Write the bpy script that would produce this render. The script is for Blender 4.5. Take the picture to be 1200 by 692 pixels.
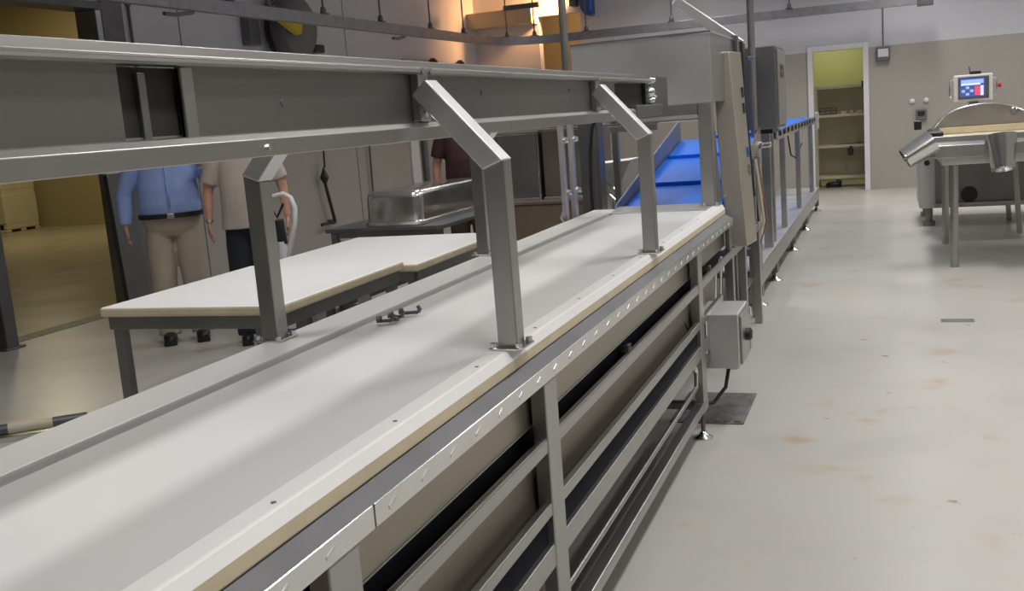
import bpy, math, random
from mathutils import Vector, Matrix
random.seed(7)
S = bpy.context.scene
for o in list(bpy.data.objects): bpy.data.objects.remove(o)
COL = S.collection

# ------------------------------------------------------------------ camera
F_PX, YAW, PITCH, ROLL, EYE = 1187.3, math.radians(-20.855), math.radians(9.737), math.radians(4.46), 1.5
fw = Vector((math.sin(YAW)*math.cos(PITCH), math.cos(YAW)*math.cos(PITCH), -math.sin(PITCH)))
r0 = Vector((math.cos(YAW), -math.sin(YAW), 0)); d0 = fw.cross(r0)
rt = r0*math.cos(ROLL) + d0*math.sin(ROLL); dn = -r0*math.sin(ROLL) + d0*math.cos(ROLL)
cd = bpy.data.cameras.new('camera'); cam = bpy.data.objects.new('camera', cd); COL.objects.link(cam)
cd.sensor_width = 36; cd.lens = F_PX/1200*36; cd.clip_start = .05; cd.clip_end = 100
m = Matrix.Identity(4)
for i in range(3): m[i][0] = rt[i]; m[i][1] = -dn[i]; m[i][2] = -fw[i]
m[0][3], m[1][3], m[2][3] = 0, 0, EYE
cam.matrix_world = m
S.camera = cam

# ------------------------------------------------------------------ world, lights, exposure
w = bpy.data.worlds.new('world'); S.world = w; w.use_nodes = True
w.node_tree.nodes['Background'].inputs[0].default_value = (.6, .65, .75, 1)
w.node_tree.nodes['Background'].inputs[1].default_value = .1
S.view_settings.view_transform = 'Standard'; S.view_settings.look = 'None'
S.view_settings.gamma = 1; S.view_settings.use_curve_mapping = False
S.view_settings.exposure = 0.0
CEIL = 4.1
LIGHTS = [(x, y) for y in (1.0, 4.6, 8.2, 11.8, 15.0) for x in (-2.9, .4, 3.6)]
def area(name, loc, sx, sy, power, col, rot=(0, 0, 0), spread=180):
    l = bpy.data.lights.new(name, 'AREA'); l.shape = 'RECTANGLE'; l.size = sx; l.size_y = sy
    l.energy = power; l.color = col; l.spread = math.radians(spread)
    o = bpy.data.objects.new(name, l); COL.objects.link(o); o.location = loc; o.rotation_euler = rot
    return o
for x, y in LIGHTS:
    area('ceiling_lamp_light', (x, y, CEIL-.13), .32, 1.5, 38 if x > -2 else 26, (1.0, .985, .975), spread=140)
area('store_lamp_light', (-14.5, 14.2, 5.0), .5, .5, 110, (1.0, .85, .52))
area('passage_fill', (-5.2, 18.2, 3.9), .6, .3, 14, (1.0, .62, .30))  # added fill without a fitting of its own, brightens the passage
area('side_room_light', (-.9, 18.4, 2.75), .9, .3, 12, (1.0, .96, .72))

# ------------------------------------------------------------------ materials
MATS = {}
def mat(name, col, rough=.5, metal=0.0, var=.08, scale=6.0, stretch=(1, 1, 1), bump=0.0, rvar=0.0, emit=None, detail=4, spec=None, alpha=None):
    if name in MATS: return MATS[name]
    M = bpy.data.materials.new(name); M.use_nodes = True; nt = M.node_tree; N = nt.nodes; L = nt.links
    b = N['Principled BSDF']; b.inputs['Roughness'].default_value = rough; b.inputs['Metallic'].default_value = metal
    if spec is not None: b.inputs['Specular IOR Level'].default_value = spec
    tc = N.new('ShaderNodeTexCoord'); mp = N.new('ShaderNodeMapping'); mp.inputs['Scale'].default_value = stretch
    L.new(tc.outputs['Object'], mp.inputs['Vector'])
    nz = N.new('ShaderNodeTexNoise'); nz.inputs['Scale'].default_value = scale; nz.inputs['Detail'].default_value = detail
    L.new(mp.outputs[0], nz.inputs['Vector'])
    rp = N.new('ShaderNodeValToRGB'); rp.color_ramp.elements[0].position = .3; rp.color_ramp.elements[1].position = .7
    rp.color_ramp.elements[0].color = [max(0, c*(1-var)) for c in col]+[1]; rp.color_ramp.elements[1].color = [min(1, c*(1+var)) for c in col]+[1]
    L.new(nz.outputs['Fac'], rp.inputs['Fac']); L.new(rp.outputs[0], b.inputs['Base Color'])
    if rvar:
        mr = N.new('ShaderNodeMapRange'); mr.inputs[3].default_value = max(.02, rough-rvar); mr.inputs[4].default_value = min(1, rough+rvar)
        L.new(nz.outputs['Fac'], mr.inputs[0]); L.new(mr.outputs[0], b.inputs['Roughness'])
    if bump:
        bp = N.new('ShaderNodeBump'); bp.inputs['Strength'].default_value = bump; bp.inputs['Distance'].default_value = .01
        L.new(nz.outputs['Fac'], bp.inputs['Height']); L.new(bp.outputs[0], b.inputs['Normal'])
    if emit:
        b.inputs['Emission Color'].default_value = list(emit[:3])+[1]; b.inputs['Emission Strength'].default_value = emit[3]
    MATS[name] = M
    return M
steel = mat('brushed_steel', (.43, .425, .41), .34, 1, .07, 5, (1, .25, 1), .02, .08)
steel_dull = mat('dull_steel', (.25, .245, .235), .42, 1, .10, 4, (1, .2, 1), .03, .08)
steel_pol = mat('polished_steel', (.70, .70, .69), .20, 1, .05, 8, (1, 1, 1), .02, .06)
steel_mat = mat('bead_blasted_steel', (.60, .60, .60), .5, 1, .10, 3, (1, 1, 1), .02, .08)
steel_dark = mat('dark_steel', (.16, .16, .165), .45, .7, .12, 5)
galv = mat('galvanised_rail', (.20, .20, .21), .5, .8, .10, 9)
rail_m = mat('overhead_rail_zinc', (.33, .33, .35), .45, .8, .10, 9)
white_pl = mat('white_cutting_plastic', (.86, .855, .84), .42, 0, .02, 3)
cream_pl = mat('sawn_cream_plastic', (.64, .55, .38), .55, 0, .06, 12)
belt_white = mat('white_belt_fabric', (.68, .68, .665), .45, 0, .035, 2.2, (1, .5, 1), .01)
belt_blue = mat('blue_modular_belt', (.012, .20, .95), .45, 0, .05, 4)
blue_dk = mat('grey_blue_plate', (.22, .24, .30), .5, .5, .08, 4)  # even grey-blue of the incline side plate
black_pl = mat('black_plastic', (.018, .018, .02), .4, 0, .1, 8)
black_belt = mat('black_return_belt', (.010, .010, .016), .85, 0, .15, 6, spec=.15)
steel_pale = mat('pale_blasted_steel', (.74, .74, .73), .42, 1, .05, 5, (1, 1, 1), .02, .06)
guard_tan = mat('guard_steel', (.58, .54, .46), .45, 1, .06, 3, (1, 1, .3), .02, .05)
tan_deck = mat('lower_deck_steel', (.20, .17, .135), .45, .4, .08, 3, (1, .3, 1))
panel_tan = mat('side_panel_steel', (.31, .275, .225), .30, 1, .06, 3, (1, .3, 1), .02, .06)
rubber = mat('rubber', (.02, .02, .02), .7)
paint_white = mat('white_painted_metal', (.74, .74, .76), .4, 0, .03, 4)
yellow = mat('yellow_plastic', (.70, .50, .03), .5)
grey_pl = mat('grey_plastic', (.16, .16, .165), .45)
cream_paint = mat('cream_paint', (.62, .57, .44), .55, 0, .06, 5)
skin = mat('skin', (.56, .30, .22), .5, 0, .08, 14)
shirt_blue = mat('light_blue_shirt_cotton', (.29, .40, .73), .85, 0, .10, 9, (1, 1, .5), .35)
khaki = mat('khaki_trouser_cotton', (.46, .385, .31), .85, 0, .08, 8, (1, 1, .4), .3)
polo = mat('stone_polo_knit', (.52, .45, .40), .9, 0, .08, 9, (1, 1, .5), .3)
navy = mat('dark_navy_trouser', (.02, .022, .03), .85, 0, .15, 8, (1, 1, .4), .25)
maroon = mat('dark_maroon_tshirt', (.065, .030, .030), .9, 0, .12, 8, (1, 1, .5), .3)
brown_tr = mat('dark_brown_trouser', (.09, .06, .05), .85, 0, .12, 8, (1, 1, .4), .25)
leather = mat('black_leather', (.012, .012, .013), .4, 0, .2, 10)
hair_dk = mat('dark_hair', (.03, .02, .015), .6, 0, .3, 40)
hair_gr = mat('grey_hair', (.25, .23, .21), .6, 0, .3, 40)
eye_m = mat('eye_dark', (.02, .015, .012), .2)
lip_m = mat('lip', (.40, .16, .14), .5)
brown_wood = mat('brown_laminate', (.20, .145, .105), .6, 0, .12, 3, (1, 6, 1))
dirt = mat('drain_grating_steel', (.17, .165, .16), .55, .5, .35, 14)
hose_red = mat('faded_red_hose', (.30, .12, .10), .6)
red_pl = mat('red_plastic', (.6, .03, .03), .4)
blue_pl = mat('blue_wall_plastic', (.03, .09, .30), .4)
lamp_em = mat('lamp_diffuser', (.9, .9, .9), .5, emit=(1, .97, .93, 3.0))
lamp_warm = mat('warm_floodlight_glass', (.9, .8, .6), .5, emit=(1, .62, .30, 5.0))
lamp_yel = mat('yellow_lamp_glass', (.9, .8, .5), .5, emit=(1, .78, .35, 14.0))
scr_bg = mat('screen_dark_blue', (.02, .03, .08), .15, emit=(.09, .13, .36, .8))
scr_lt = mat('screen_light_blue', (.1, .2, .4), .15, emit=(.30, .45, .95, 1.0))
scr_rd = mat('screen_red', (.4, .03, .05), .15, emit=(1.0, .10, .16, .9))
scr_wh = mat('screen_pale', (.4, .4, .5), .15, emit=(.62, .70, 1.0, 1.0))

def wall_mat(name, low, up, split, var=.03):
    M = bpy.data.materials.new(name); M.use_nodes = True; nt = M.node_tree; N = nt.nodes; L = nt.links
    b = N['Principled BSDF']; b.inputs['Roughness'].default_value = .6
    g = N.new('ShaderNodeNewGeometry'); sp = N.new('ShaderNodeSeparateXYZ'); L.new(g.outputs['Position'], sp.inputs[0])
    gt = N.new('ShaderNodeMath'); gt.operation = 'GREATER_THAN'; gt.inputs[1].default_value = split; L.new(sp.outputs['Z'], gt.inputs[0])
    mx = N.new('ShaderNodeMix'); mx.data_type = 'RGBA'; L.new(gt.outputs[0], mx.inputs['Factor'])
    mx.inputs['A'].default_value = list(low)+[1]; mx.inputs['B'].default_value = list(up)+[1]
    nz = N.new('ShaderNodeTexNoise'); nz.inputs['Scale'].default_value = 1.3; nz.inputs['Detail'].default_value = 5; L.new(g.outputs['Position'], nz.inputs['Vector'])
    mr = N.new('ShaderNodeMapRange'); mr.inputs[3].default_value = 1-var*2; mr.inputs[4].default_value = 1+var*2; L.new(nz.outputs['Fac'], mr.inputs[0])
    ml = N.new('ShaderNodeMix'); ml.data_type = 'RGBA'; ml.blend_type = 'MULTIPLY'; ml.inputs['Factor'].default_value = 1
    L.new(mx.outputs['Result'], ml.inputs['A']); L.new(mr.outputs[0], ml.inputs['B']); L.new(ml.outputs['Result'], b.inputs['Base Color'])
    return M
wall_m = wall_mat('wall_two_tone_paint', (.40, .375, .335), (.60, .60, .645), 2.2)
wall_store = wall_mat('store_wall_paint', (.36, .31, .18), (.50, .42, .24), 2.2)
wall_green = wall_mat('yellow_green_paint', (.50, .50, .23), (.50, .50, .23), 9)
wall_warm = wall_mat('passage_paint', (.5, .42, .3), (.5, .42, .3), 9)

def floor_mat(name, base, stain, dust):
    M = bpy.data.materials.new(name); M.use_nodes = True; nt = M.node_tree; N = nt.nodes; L = nt.links
    b = N['Principled BSDF']; b.inputs['Specular IOR Level'].default_value = .4
    g = N.new('ShaderNodeNewGeometry'); P = g.outputs['Position']
    def noise(s, d, off=(0, 0, 0), st=(1, 1, 1)):
        mp = N.new('ShaderNodeMapping'); mp.inputs['Location'].default_value = off; mp.inputs['Scale'].default_value = st; L.new(P, mp.inputs['Vector'])
        n = N.new('ShaderNodeTexNoise'); n.inputs['Scale'].default_value = s; n.inputs['Detail'].default_value = d; L.new(mp.outputs[0], n.inputs['Vector']); return n.outputs['Fac']
    def ramp(fac, a, bb):
        r = N.new('ShaderNodeMapRange'); r.interpolation_type = 'SMOOTHSTEP'; r.inputs[1].default_value = a; r.inputs[2].default_value = bb; L.new(fac, r.inputs[0]); return r.outputs[0]
    def mul(a, bb):
        k = N.new('ShaderNodeMath'); k.operation = 'MULTIPLY'; L.new(a, k.inputs[0])
        if isinstance(bb, float): k.inputs[1].default_value = bb
        else: L.new(bb, k.inputs[1])
        return k.outputs[0]
    def mix(fac, a, bb):
        k = N.new('ShaderNodeMix'); k.data_type = 'RGBA'; L.new(fac, k.inputs['Factor'])
        for s, v in (('A', a), ('B', bb)):
            if isinstance(v, tuple): k.inputs[s].default_value = list(v)+[1]
            else: L.new(v, k.inputs[s])
        return k.outputs['Result']
    c = mix(noise(.9, 5), tuple(x*.93 for x in base), tuple(x*1.05 for x in base))
    c = mix(mul(ramp(noise(1.7, 3, (4.3, 1.2, 0)), .5, .75), dust), c, tuple(x*.72 for x in base))
    m1 = mul(ramp(noise(3.4, 4, (1.7, 8.1, 0)), .56, .74), ramp(noise(.8, 2, (9.2, 3.3, 0)), .38, .58))
    c = mix(mul(m1, stain), c, (.46, .345, .235))
    m2 = mul(ramp(noise(9, 3, (3.1, 5.1, 0)), .66, .76), ramp(noise(1.1, 2, (2.2, 7.3, 0)), .5, .62))
    c = mix(mul(m2, stain), c, (.30, .17, .09))
    L.new(c, b.inputs['Base Color'])
    rr = N.new('ShaderNodeMapRange'); rr.inputs[3].default_value = .22; rr.inputs[4].default_value = .42; L.new(noise(1.3, 4, (6, 6, 0)), rr.inputs[0]); L.new(rr.outputs[0], b.inputs['Roughness'])
    return M
floor_m = floor_mat('epoxy_floor', (.50, .487, .45), 1.0, .35)
floor_store = floor_mat('store_concrete_floor', (.36, .32, .24), .5, .9)

# ------------------------------------------------------------------ mesh helpers
ROOT = {}
class MB:
    def __init__(s): s.v = []; s.f = []; s.mi = []; s.cur = 0
    def slot(s, i): s.cur = i; return s
    def add(s, vs, fs):
        n = len(s.v); s.v += [Vector(p) for p in vs]; s.f += [[n+i for i in q] for q in fs]; s.mi += [s.cur]*len(fs); return s
    def box(s, x0, x1, y0, y1, z0, z1):
        if x0 > x1: x0, x1 = x1, x0
        if y0 > y1: y0, y1 = y1, y0
        if z0 > z1: z0, z1 = z1, z0
        return s.add([(x, y, z) for z in (z0, z1) for y in (y0, y1) for x in (x0, x1)],
                     [(0, 2, 3, 1), (4, 5, 7, 6), (0, 1, 5, 4), (2, 6, 7, 3), (0, 4, 6, 2), (1, 3, 7, 5)])
    def prism(s, pts, ax, a0, a1):
        """profile pts (2D) swept along axis ax ('x': pts=(y,z), 'y': pts=(x,z), 'z': pts=(x,y))"""
        def P(p, a): return {'x': (a, p[0], p[1]), 'y': (p[0], a, p[1]), 'z': (p[0], p[1], a)}[ax]
        n = len(pts); vs = [P(p, a0) for p in pts]+[P(p, a1) for p in pts]
        return s.add(vs, [tuple(range(n))[::-1], tuple(range(n, 2*n))]+[(i, (i+1) % n, n+(i+1) % n, n+i) for i in range(n)])
    def bar(s, p0, p1, wd, ht, up=(0, 0, 1)):
        p0 = Vector(p0); p1 = Vector(p1); t = (p1-p0).normalized(); u = Vector(up); sd = t.cross(u).normalized(); u = sd.cross(t)
        vs = [p+sd*(a*wd/2)+u*(b*ht/2) for p in (p0, p1) for a, b in ((-1, -1), (1, -1), (1, 1), (-1, 1))]
        return s.add(vs, [(0, 1, 2, 3), (7, 6, 5, 4), (0, 4, 5, 1), (1, 5, 6, 2), (2, 6, 7, 3), (3, 7, 4, 0)])
    def tube(s, pts, r, n=10, cap=True, ry=None):
        """swept tube along points; r float or list"""
        pts = [Vector(p) for p in pts]; k = len(pts); rs = r if isinstance(r, (list, tuple)) else [r]*k
        ref = None; vs = []
        for i, p in enumerate(pts):
            t = (pts[min(i+1, k-1)]-pts[max(i-1, 0)]).normalized()
            if ref is None: ref = Vector((0, 0, 1)) if abs(t.z) < .9 else Vector((0, 1, 0))
            a = (ref-t*ref.dot(t)).normalized(); ref = a; b = t.cross(a)
            ra = rs[i]
            rb = ra if ry is None else ry[i]
            vs += [p+a*math.cos(q)*ra+b*math.sin(q)*rb for q in (2*math.pi*j/n for j in range(n))]
        fs = [(i*n+j, i*n+(j+1) % n, (i+1)*n+(j+1) % n, (i+1)*n+j) for i in range(k-1) for j in range(n)]
        if cap: fs += [tuple(range(n))[::-1], tuple(range((k-1)*n, k*n))]
        return s.add(vs, fs)
    def lathe(s, c, prof, n=20, axis=(0, 0, 1), cap=False):
        """prof: (radius, height along axis)"""
        c = Vector(c); t = Vector(axis).normalized(); a = t.orthogonal().normalized(); b = t.cross(a); vs = []
        for r, h in prof: vs += [c+t*h+a*math.cos(q)*r+b*math.sin(q)*r for q in (2*math.pi*j/n for j in range(n))]
        k = len(prof); fs = [(i*n+j, i*n+(j+1) % n, (i+1)*n+(j+1) % n, (i+1)*n+j) for i in range(k-1) for j in range(n)]
        if cap: fs += [tuple(range(n))[::-1], tuple(range((k-1)*n, k*n))]
        return s.add(vs, fs)
    def ellipsoid(s, c, rx, ry, rz, n=12, k=8):
        c = Vector(c); vs = []
        for i in range(k+1):
            th = math.pi*i/k
            vs += [c+Vector((rx*math.sin(th)*math.cos(q), ry*math.sin(th)*math.sin(q), rz*math.cos(th))) for q in (2*math.pi*j/n for j in range(n))]
        return s.add(vs, [(i*n+j, (i+1)*n+j, (i+1)*n+(j+1) % n, i*n+(j+1) % n) for i in range(k) for j in range(n)])
    def sections(s, secs, n=24, e=2.3):
        """horizontal superellipse sections (cx, cy, z, rx, ry)"""
        vs = []
        for cx, cy, z, rx, ry in secs:
            for j in range(n):
                q = 2*math.pi*j/n; c, d = math.cos(q), math.sin(q)
                vs.append((cx+rx*math.copysign(abs(c)**(2/e), c), cy+ry*math.copysign(abs(d)**(2/e), d), z))
        k = len(secs)
        return s.add(vs, [(i*n+j, i*n+(j+1) % n, (i+1)*n+(j+1) % n, (i+1)*n+j) for i in range(k-1) for j in range(n)]+[tuple(range(n))[::-1], tuple(range((k-1)*n, k*n))])
    def mesh(s, name, mats, inv=None):
        me = bpy.data.meshes.new(name)
        vs = [inv @ v for v in s.v] if inv is not None else s.v
        me.from_pydata([tuple(v) for v in vs], [], s.f)
        for q in (mats if isinstance(mats, (list, tuple)) else [mats]): me.materials.append(q)
        me.polygons.foreach_set('material_index', s.mi)
        import bmesh
        bm = bmesh.new(); bm.from_mesh(me); bmesh.ops.remove_doubles(bm, verts=bm.verts, dist=1e-6); bmesh.ops.recalc_face_normals(bm, faces=bm.faces); bm.to_mesh(me); bm.free()
        return me
    def build(s, name, mats, parent=None, bevel=0.0, smooth=False, local=False):
        base = None
        if parent is None and not local:
            xs = [v.x for v in s.v]; ys = [v.y for v in s.v]; zs = [v.z for v in s.v]
            base = Vector(((min(xs)+max(xs))/2, (min(ys)+max(ys))/2, min(zs))); inv = Matrix.Translation(-base)
        else: inv = ROOT[parent].inverted() if (parent in ROOT and not local) else None
        o = bpy.data.objects.new(name, s.mesh(name, mats, inv)); COL.objects.link(o)
        if base is not None: o.location = base
        if parent is not None: o.parent = parent; ROOT[o] = ROOT.get(parent, Matrix.Identity(4))
        else: ROOT[o] = Matrix.Translation(base) if base is not None else Matrix.Identity(4)
        if bevel:
            md = o.modifiers.new('bevel', 'BEVEL'); md.width = bevel; md.segments = 2; md.limit_method = 'ANGLE'; md.angle_limit = math.radians(40); md.harden_normals = False
        if smooth:
            for p in o.data.polygons: p.use_smooth = True
            if smooth != 'all': o.data.set_sharp_from_angle(angle=math.radians(38))
        return o
def tag(o, label, cat, group=None):
    o['label'] = label; o['category'] = cat
    if group: o['group'] = group
    return o
def struct(o): o['kind'] = 'structure'; return o
def thing(name, label, cat, loc=(0, 0, 0), rz=0.0, group=None):
    o = bpy.data.objects.new(name, None); COL.objects.link(o); o.location = loc; o.rotation_euler = (0, 0, rz); o.empty_display_size = .1
    ROOT[o] = Matrix.Translation(loc) @ Matrix.Rotation(rz, 4, 'Z')
    return tag(o, label, cat, group)
def child_copy(o, parent, delta):
    c = o.copy(); COL.objects.link(c); c.parent = parent; c.location = o.location+Vector(delta); return c
def copy_tree(o, parent=None):
    c = o.copy(); COL.objects.link(c); c.parent = parent
    for ch in [q for q in bpy.data.objects if q.parent == o]: copy_tree(ch, c)
    return c
def wall_with_hole(b, axis, p0, p1, a0, a1, z0, z1, holes):
    """wall slab: axis 'x' => plane x in [p0,p1], runs along y a0..a1; holes (h0,h1,zb,zt) sorted"""
    def bx(u0, u1, v0, v1):
        if u1-u0 < 1e-5 or v1-v0 < 1e-5: return
        b.box(p0, p1, u0, u1, v0, v1) if axis == 'x' else b.box(u0, u1, p0, p1, v0, v1)
    cur = a0
    for h0, h1, zb, zt in holes:
        bx(cur, h0, z0, z1); bx(h0, h1, z0, zb); bx(h0, h1, zt, z1); cur = h1
    bx(cur, a1, z0, z1)

# ------------------------------------------------------------------ the setting
XL, XR, YB, YF = -6.8, 6.0, 17.03, -4.0
struct(MB().box(XL-.1, XR, YF, YB+2.4, -.2, 0).build('floor', floor_m))
struct(MB().box(-21, XL-.1, -2, YB+.6, -.2, 0).build('floor_store', floor_store))
struct(MB().box(XL-.2, XR+.2, YF-.2, YB, CEIL, CEIL+.15).build('ceiling', paint_white))
b = MB(); wall_with_hole(b, 'y', YB, YB+.2, XL-.2, XR+.2, 0, CEIL, [(-5.62, -4.87, 0, 3.22), (-1.125, -.365, 0, 2.205)]); struct(b.build('wall_back', wall_m))
b = MB(); wall_with_hole(b, 'x', XL-.2, XL, YF-.2, YB, 0, CEIL, [(5.2, 7.76, 0, 2.86)]); struct(b.build('wall_left', wall_m)); wl = bpy.data.objects['wall_left']
for y in (8.9, 12.35): MB().box(XL+.0005, XL+.004, y-.008, y+.008, 0, CEIL).build('panel_joint', grey_pl, wl)
struct(MB().box(XR, XR+.2, YF-.2, YB, 0, CEIL).build('wall_right', wall_m))
struct(MB().box(XL-.2, XR+.2, YF-.2, YF, 0, CEIL).build('wall_front', wall_m))
# store room beyond the left opening
struct(MB().box(-21, XL-.2, YB+.3, YB+.5, 0, 6.0).build('wall_store_back', wall_store))
struct(MB().box(-21.2, -21, -2, YB+.5, 0, 6.0).build('wall_store_left', wall_store))
struct(MB().box(-21.2, XL-.2, -2.2, -2, 0, 6.0).build('wall_store_front', wall_store))
b = MB().box(XL-.2, XL-.1, -2.2, YB+.5, CEIL+.15, 6.0); struct(b.build('wall_store_right', wall_store))
struct(MB().box(-21.2, XL-.1, -2.2, YB+.5, 6.0, 6.15).build('ceiling_store', wall_store))
# passage behind the narrow opening in the back wall, and the side room behind the door
struct(MB().box(-6.4, -4.4, YB+2.2, YB+2.4, 0, CEIL).build('wall_passage_back', wall_warm))
struct(MB().box(-6.6, -6.4, YB+.2, YB+2.4, 0, CEIL).build('wall_passage_left', wall_warm))
struct(MB().box(-4.4, -4.2, YB+.2, YB+2.4, 0, CEIL).build('wall_passage_right', wall_warm))
struct(MB().box(-6.6, -4.2, YB+.2, YB+2.4, CEIL, CEIL+.15).build('ceiling_passage', wall_warm))
struct(MB().box(-2.0, 1.2, YB+2.2, YB+2.4, 0, 2.9).build('wall_side_room_back', wall_green))
struct(MB().box(-2.2, -2.0, YB+.2, YB+2.4, 0, 2.9).build('wall_side_room_left', wall_green))
struct(MB().box(1.2, 1.4, YB+.2, YB+2.4, 0, 2.9).build('wall_side_room_right', wall_green))
struct(MB().box(-2.2, 1.4, YB+.2, YB+2.4, 2.9, 3.05).build('ceiling_side_room', wall_green))
# door frame in the back wall
d1 = struct(bpy.data.objects.new('door_1', None)); COL.objects.link(d1); d1.location = (-.745, YB, 0); ROOT[d1] = Matrix.Translation(d1.location)
MB().box(-1.20, -1.12, YB-.03, YB+.21, 0, 2.28).build('frame_post', paint_white, d1, .006)
MB().box(-.37, -.29, YB-.03, YB+.21, 0, 2.28).build('frame_post', paint_white, d1, .006)
MB().box(-1.12, -.37, YB-.03, YB+.21, 2.2, 2.28).build('frame_head', paint_white, d1, .006)
MB().box(-.405, -.372, YB+.19, YB+.21, 1.60, 1.70).build('latch', black_pl, d1, .004)
# steel lining of the opening in the left wall
d2 = struct(bpy.data.objects.new('door_2', None)); COL.objects.link(d2); d2.location = (XL, 6.35, 0); ROOT[d2] = Matrix.Translation(d2.location)
MB().box(XL-.21, XL+.03, 7.69, 7.759, 0, 2.79).build('frame_post', steel_mat, d2, .006)
MB().box(XL+.001, XL+.028, 7.77, 8.05, 0, 2.98).build('frame_cover', galv, d2, .004)
MB().box(XL-.21, XL+.03, 5.201, 5.27, 0, 2.79).build('frame_post', steel_mat, d2, .006)
MB().box(XL-.21, XL+.06, 5.201, 7.759, 2.791, 2.855).build('frame_head', steel_dark, d2, .006)
struct(MB().box(XL-.24, XL-.02, 5.28, 7.68, 0, .004).build('trim_1', dirt))
tag(MB().box(XL+.05, XL+.16, 6.02, 6.14, 0, 1.25).prism([(XL+.02, 5.98), (XL+.19, 5.98), (XL+.19, 6.18), (XL+.02, 6.18)], 'z', 0, .02).build('bollard', steel_dark, None, .01),
    'dark steel guard post standing in the opening to the store room', 'post')
# grey leaning panel by the jamb
t = thing('leaning_panel', 'grey steel panel with a cream top edge standing at the store room opening', 'panel', (XL+.2, 7.6, 0))
MB().bar((XL+.16, 7.58, 0), (XL+.10, 7.58, 1.30), .05, .30, (0, 1, 0)).build('sheet', steel_dark, t, .004); MB().bar((XL+.10, 7.58, 1.301), (XL+.098, 7.58, 1.33), .05, .30, (0, 1, 0)).build('top_edge', cream_paint, t, .003)

# ------------------------------------------------------------------ main trimming conveyor
Y0, Y1 = -.9, 5.5
XRr, XLl, XC = -.83, -1.56, -1.195
cv = thing('trimming_conveyor', 'long stainless trimming conveyor with white belt and white plastic edge rails', 'conveyor', (XC, 2.3, 0))
# belt loop
b = MB(); pts = []
r = .045
prof = [(Y0+.05, .964), (Y1-.12, .964)]
for k in range(1, 8): a = math.pi/2-math.pi*k/8; prof.append((Y1-.12+r*math.cos(a), .964-r+r*math.sin(a)))
prof += [(Y1-.12, .964-2*r), (Y0+.05, .964-2*r)]
for k in range(1, 8): a = -math.pi/2-math.pi*k/8; prof.append((Y0+.05+r*math.cos(a), .964-r+r*math.sin(a)))
b.prism(prof, 'x', -1.400, -.893); b.build('belt', belt_white, cv, 0, True)
b = MB().prism([(-.888, .922), (XRr, .922), (XRr, .950), (-.842, .974), (-.888, .974)], 'y', Y0, Y1-.02); o = b.build('edge_rail', [white_pl, cream_pl], cv, .004)
for p in o.data.polygons:
    if abs(p.normal.x) > .9: p.material_index = 1
o = MB().box(XLl, -1.420, Y0, Y1-.02, .925, .975).build('edge_rail', [white_pl, cream_pl], cv, .006)
for p in o.data.polygons:
    if p.normal.x < -.9: p.material_index = 1
# screw plugs on the right rail
plug = None
for i in range(15):
    y = -.4+i*.4
    if plug is None: plug = MB().lathe((-.858, y, .9745), [(.0045, 0), (.0045, .0006), (0.0001, .0006)], 10).build('screw_plug', grey_pl, cv); py = y
    else: child_copy(plug, cv, (0, y-py, 0))
# end cover of the belt
MB().prism([(5.30, .972), (5.50, .985), (5.52, .94), (5.30, .955)], 'x', -1.42, -.89).build('end_cover', steel_mat, cv, .004)
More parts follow.
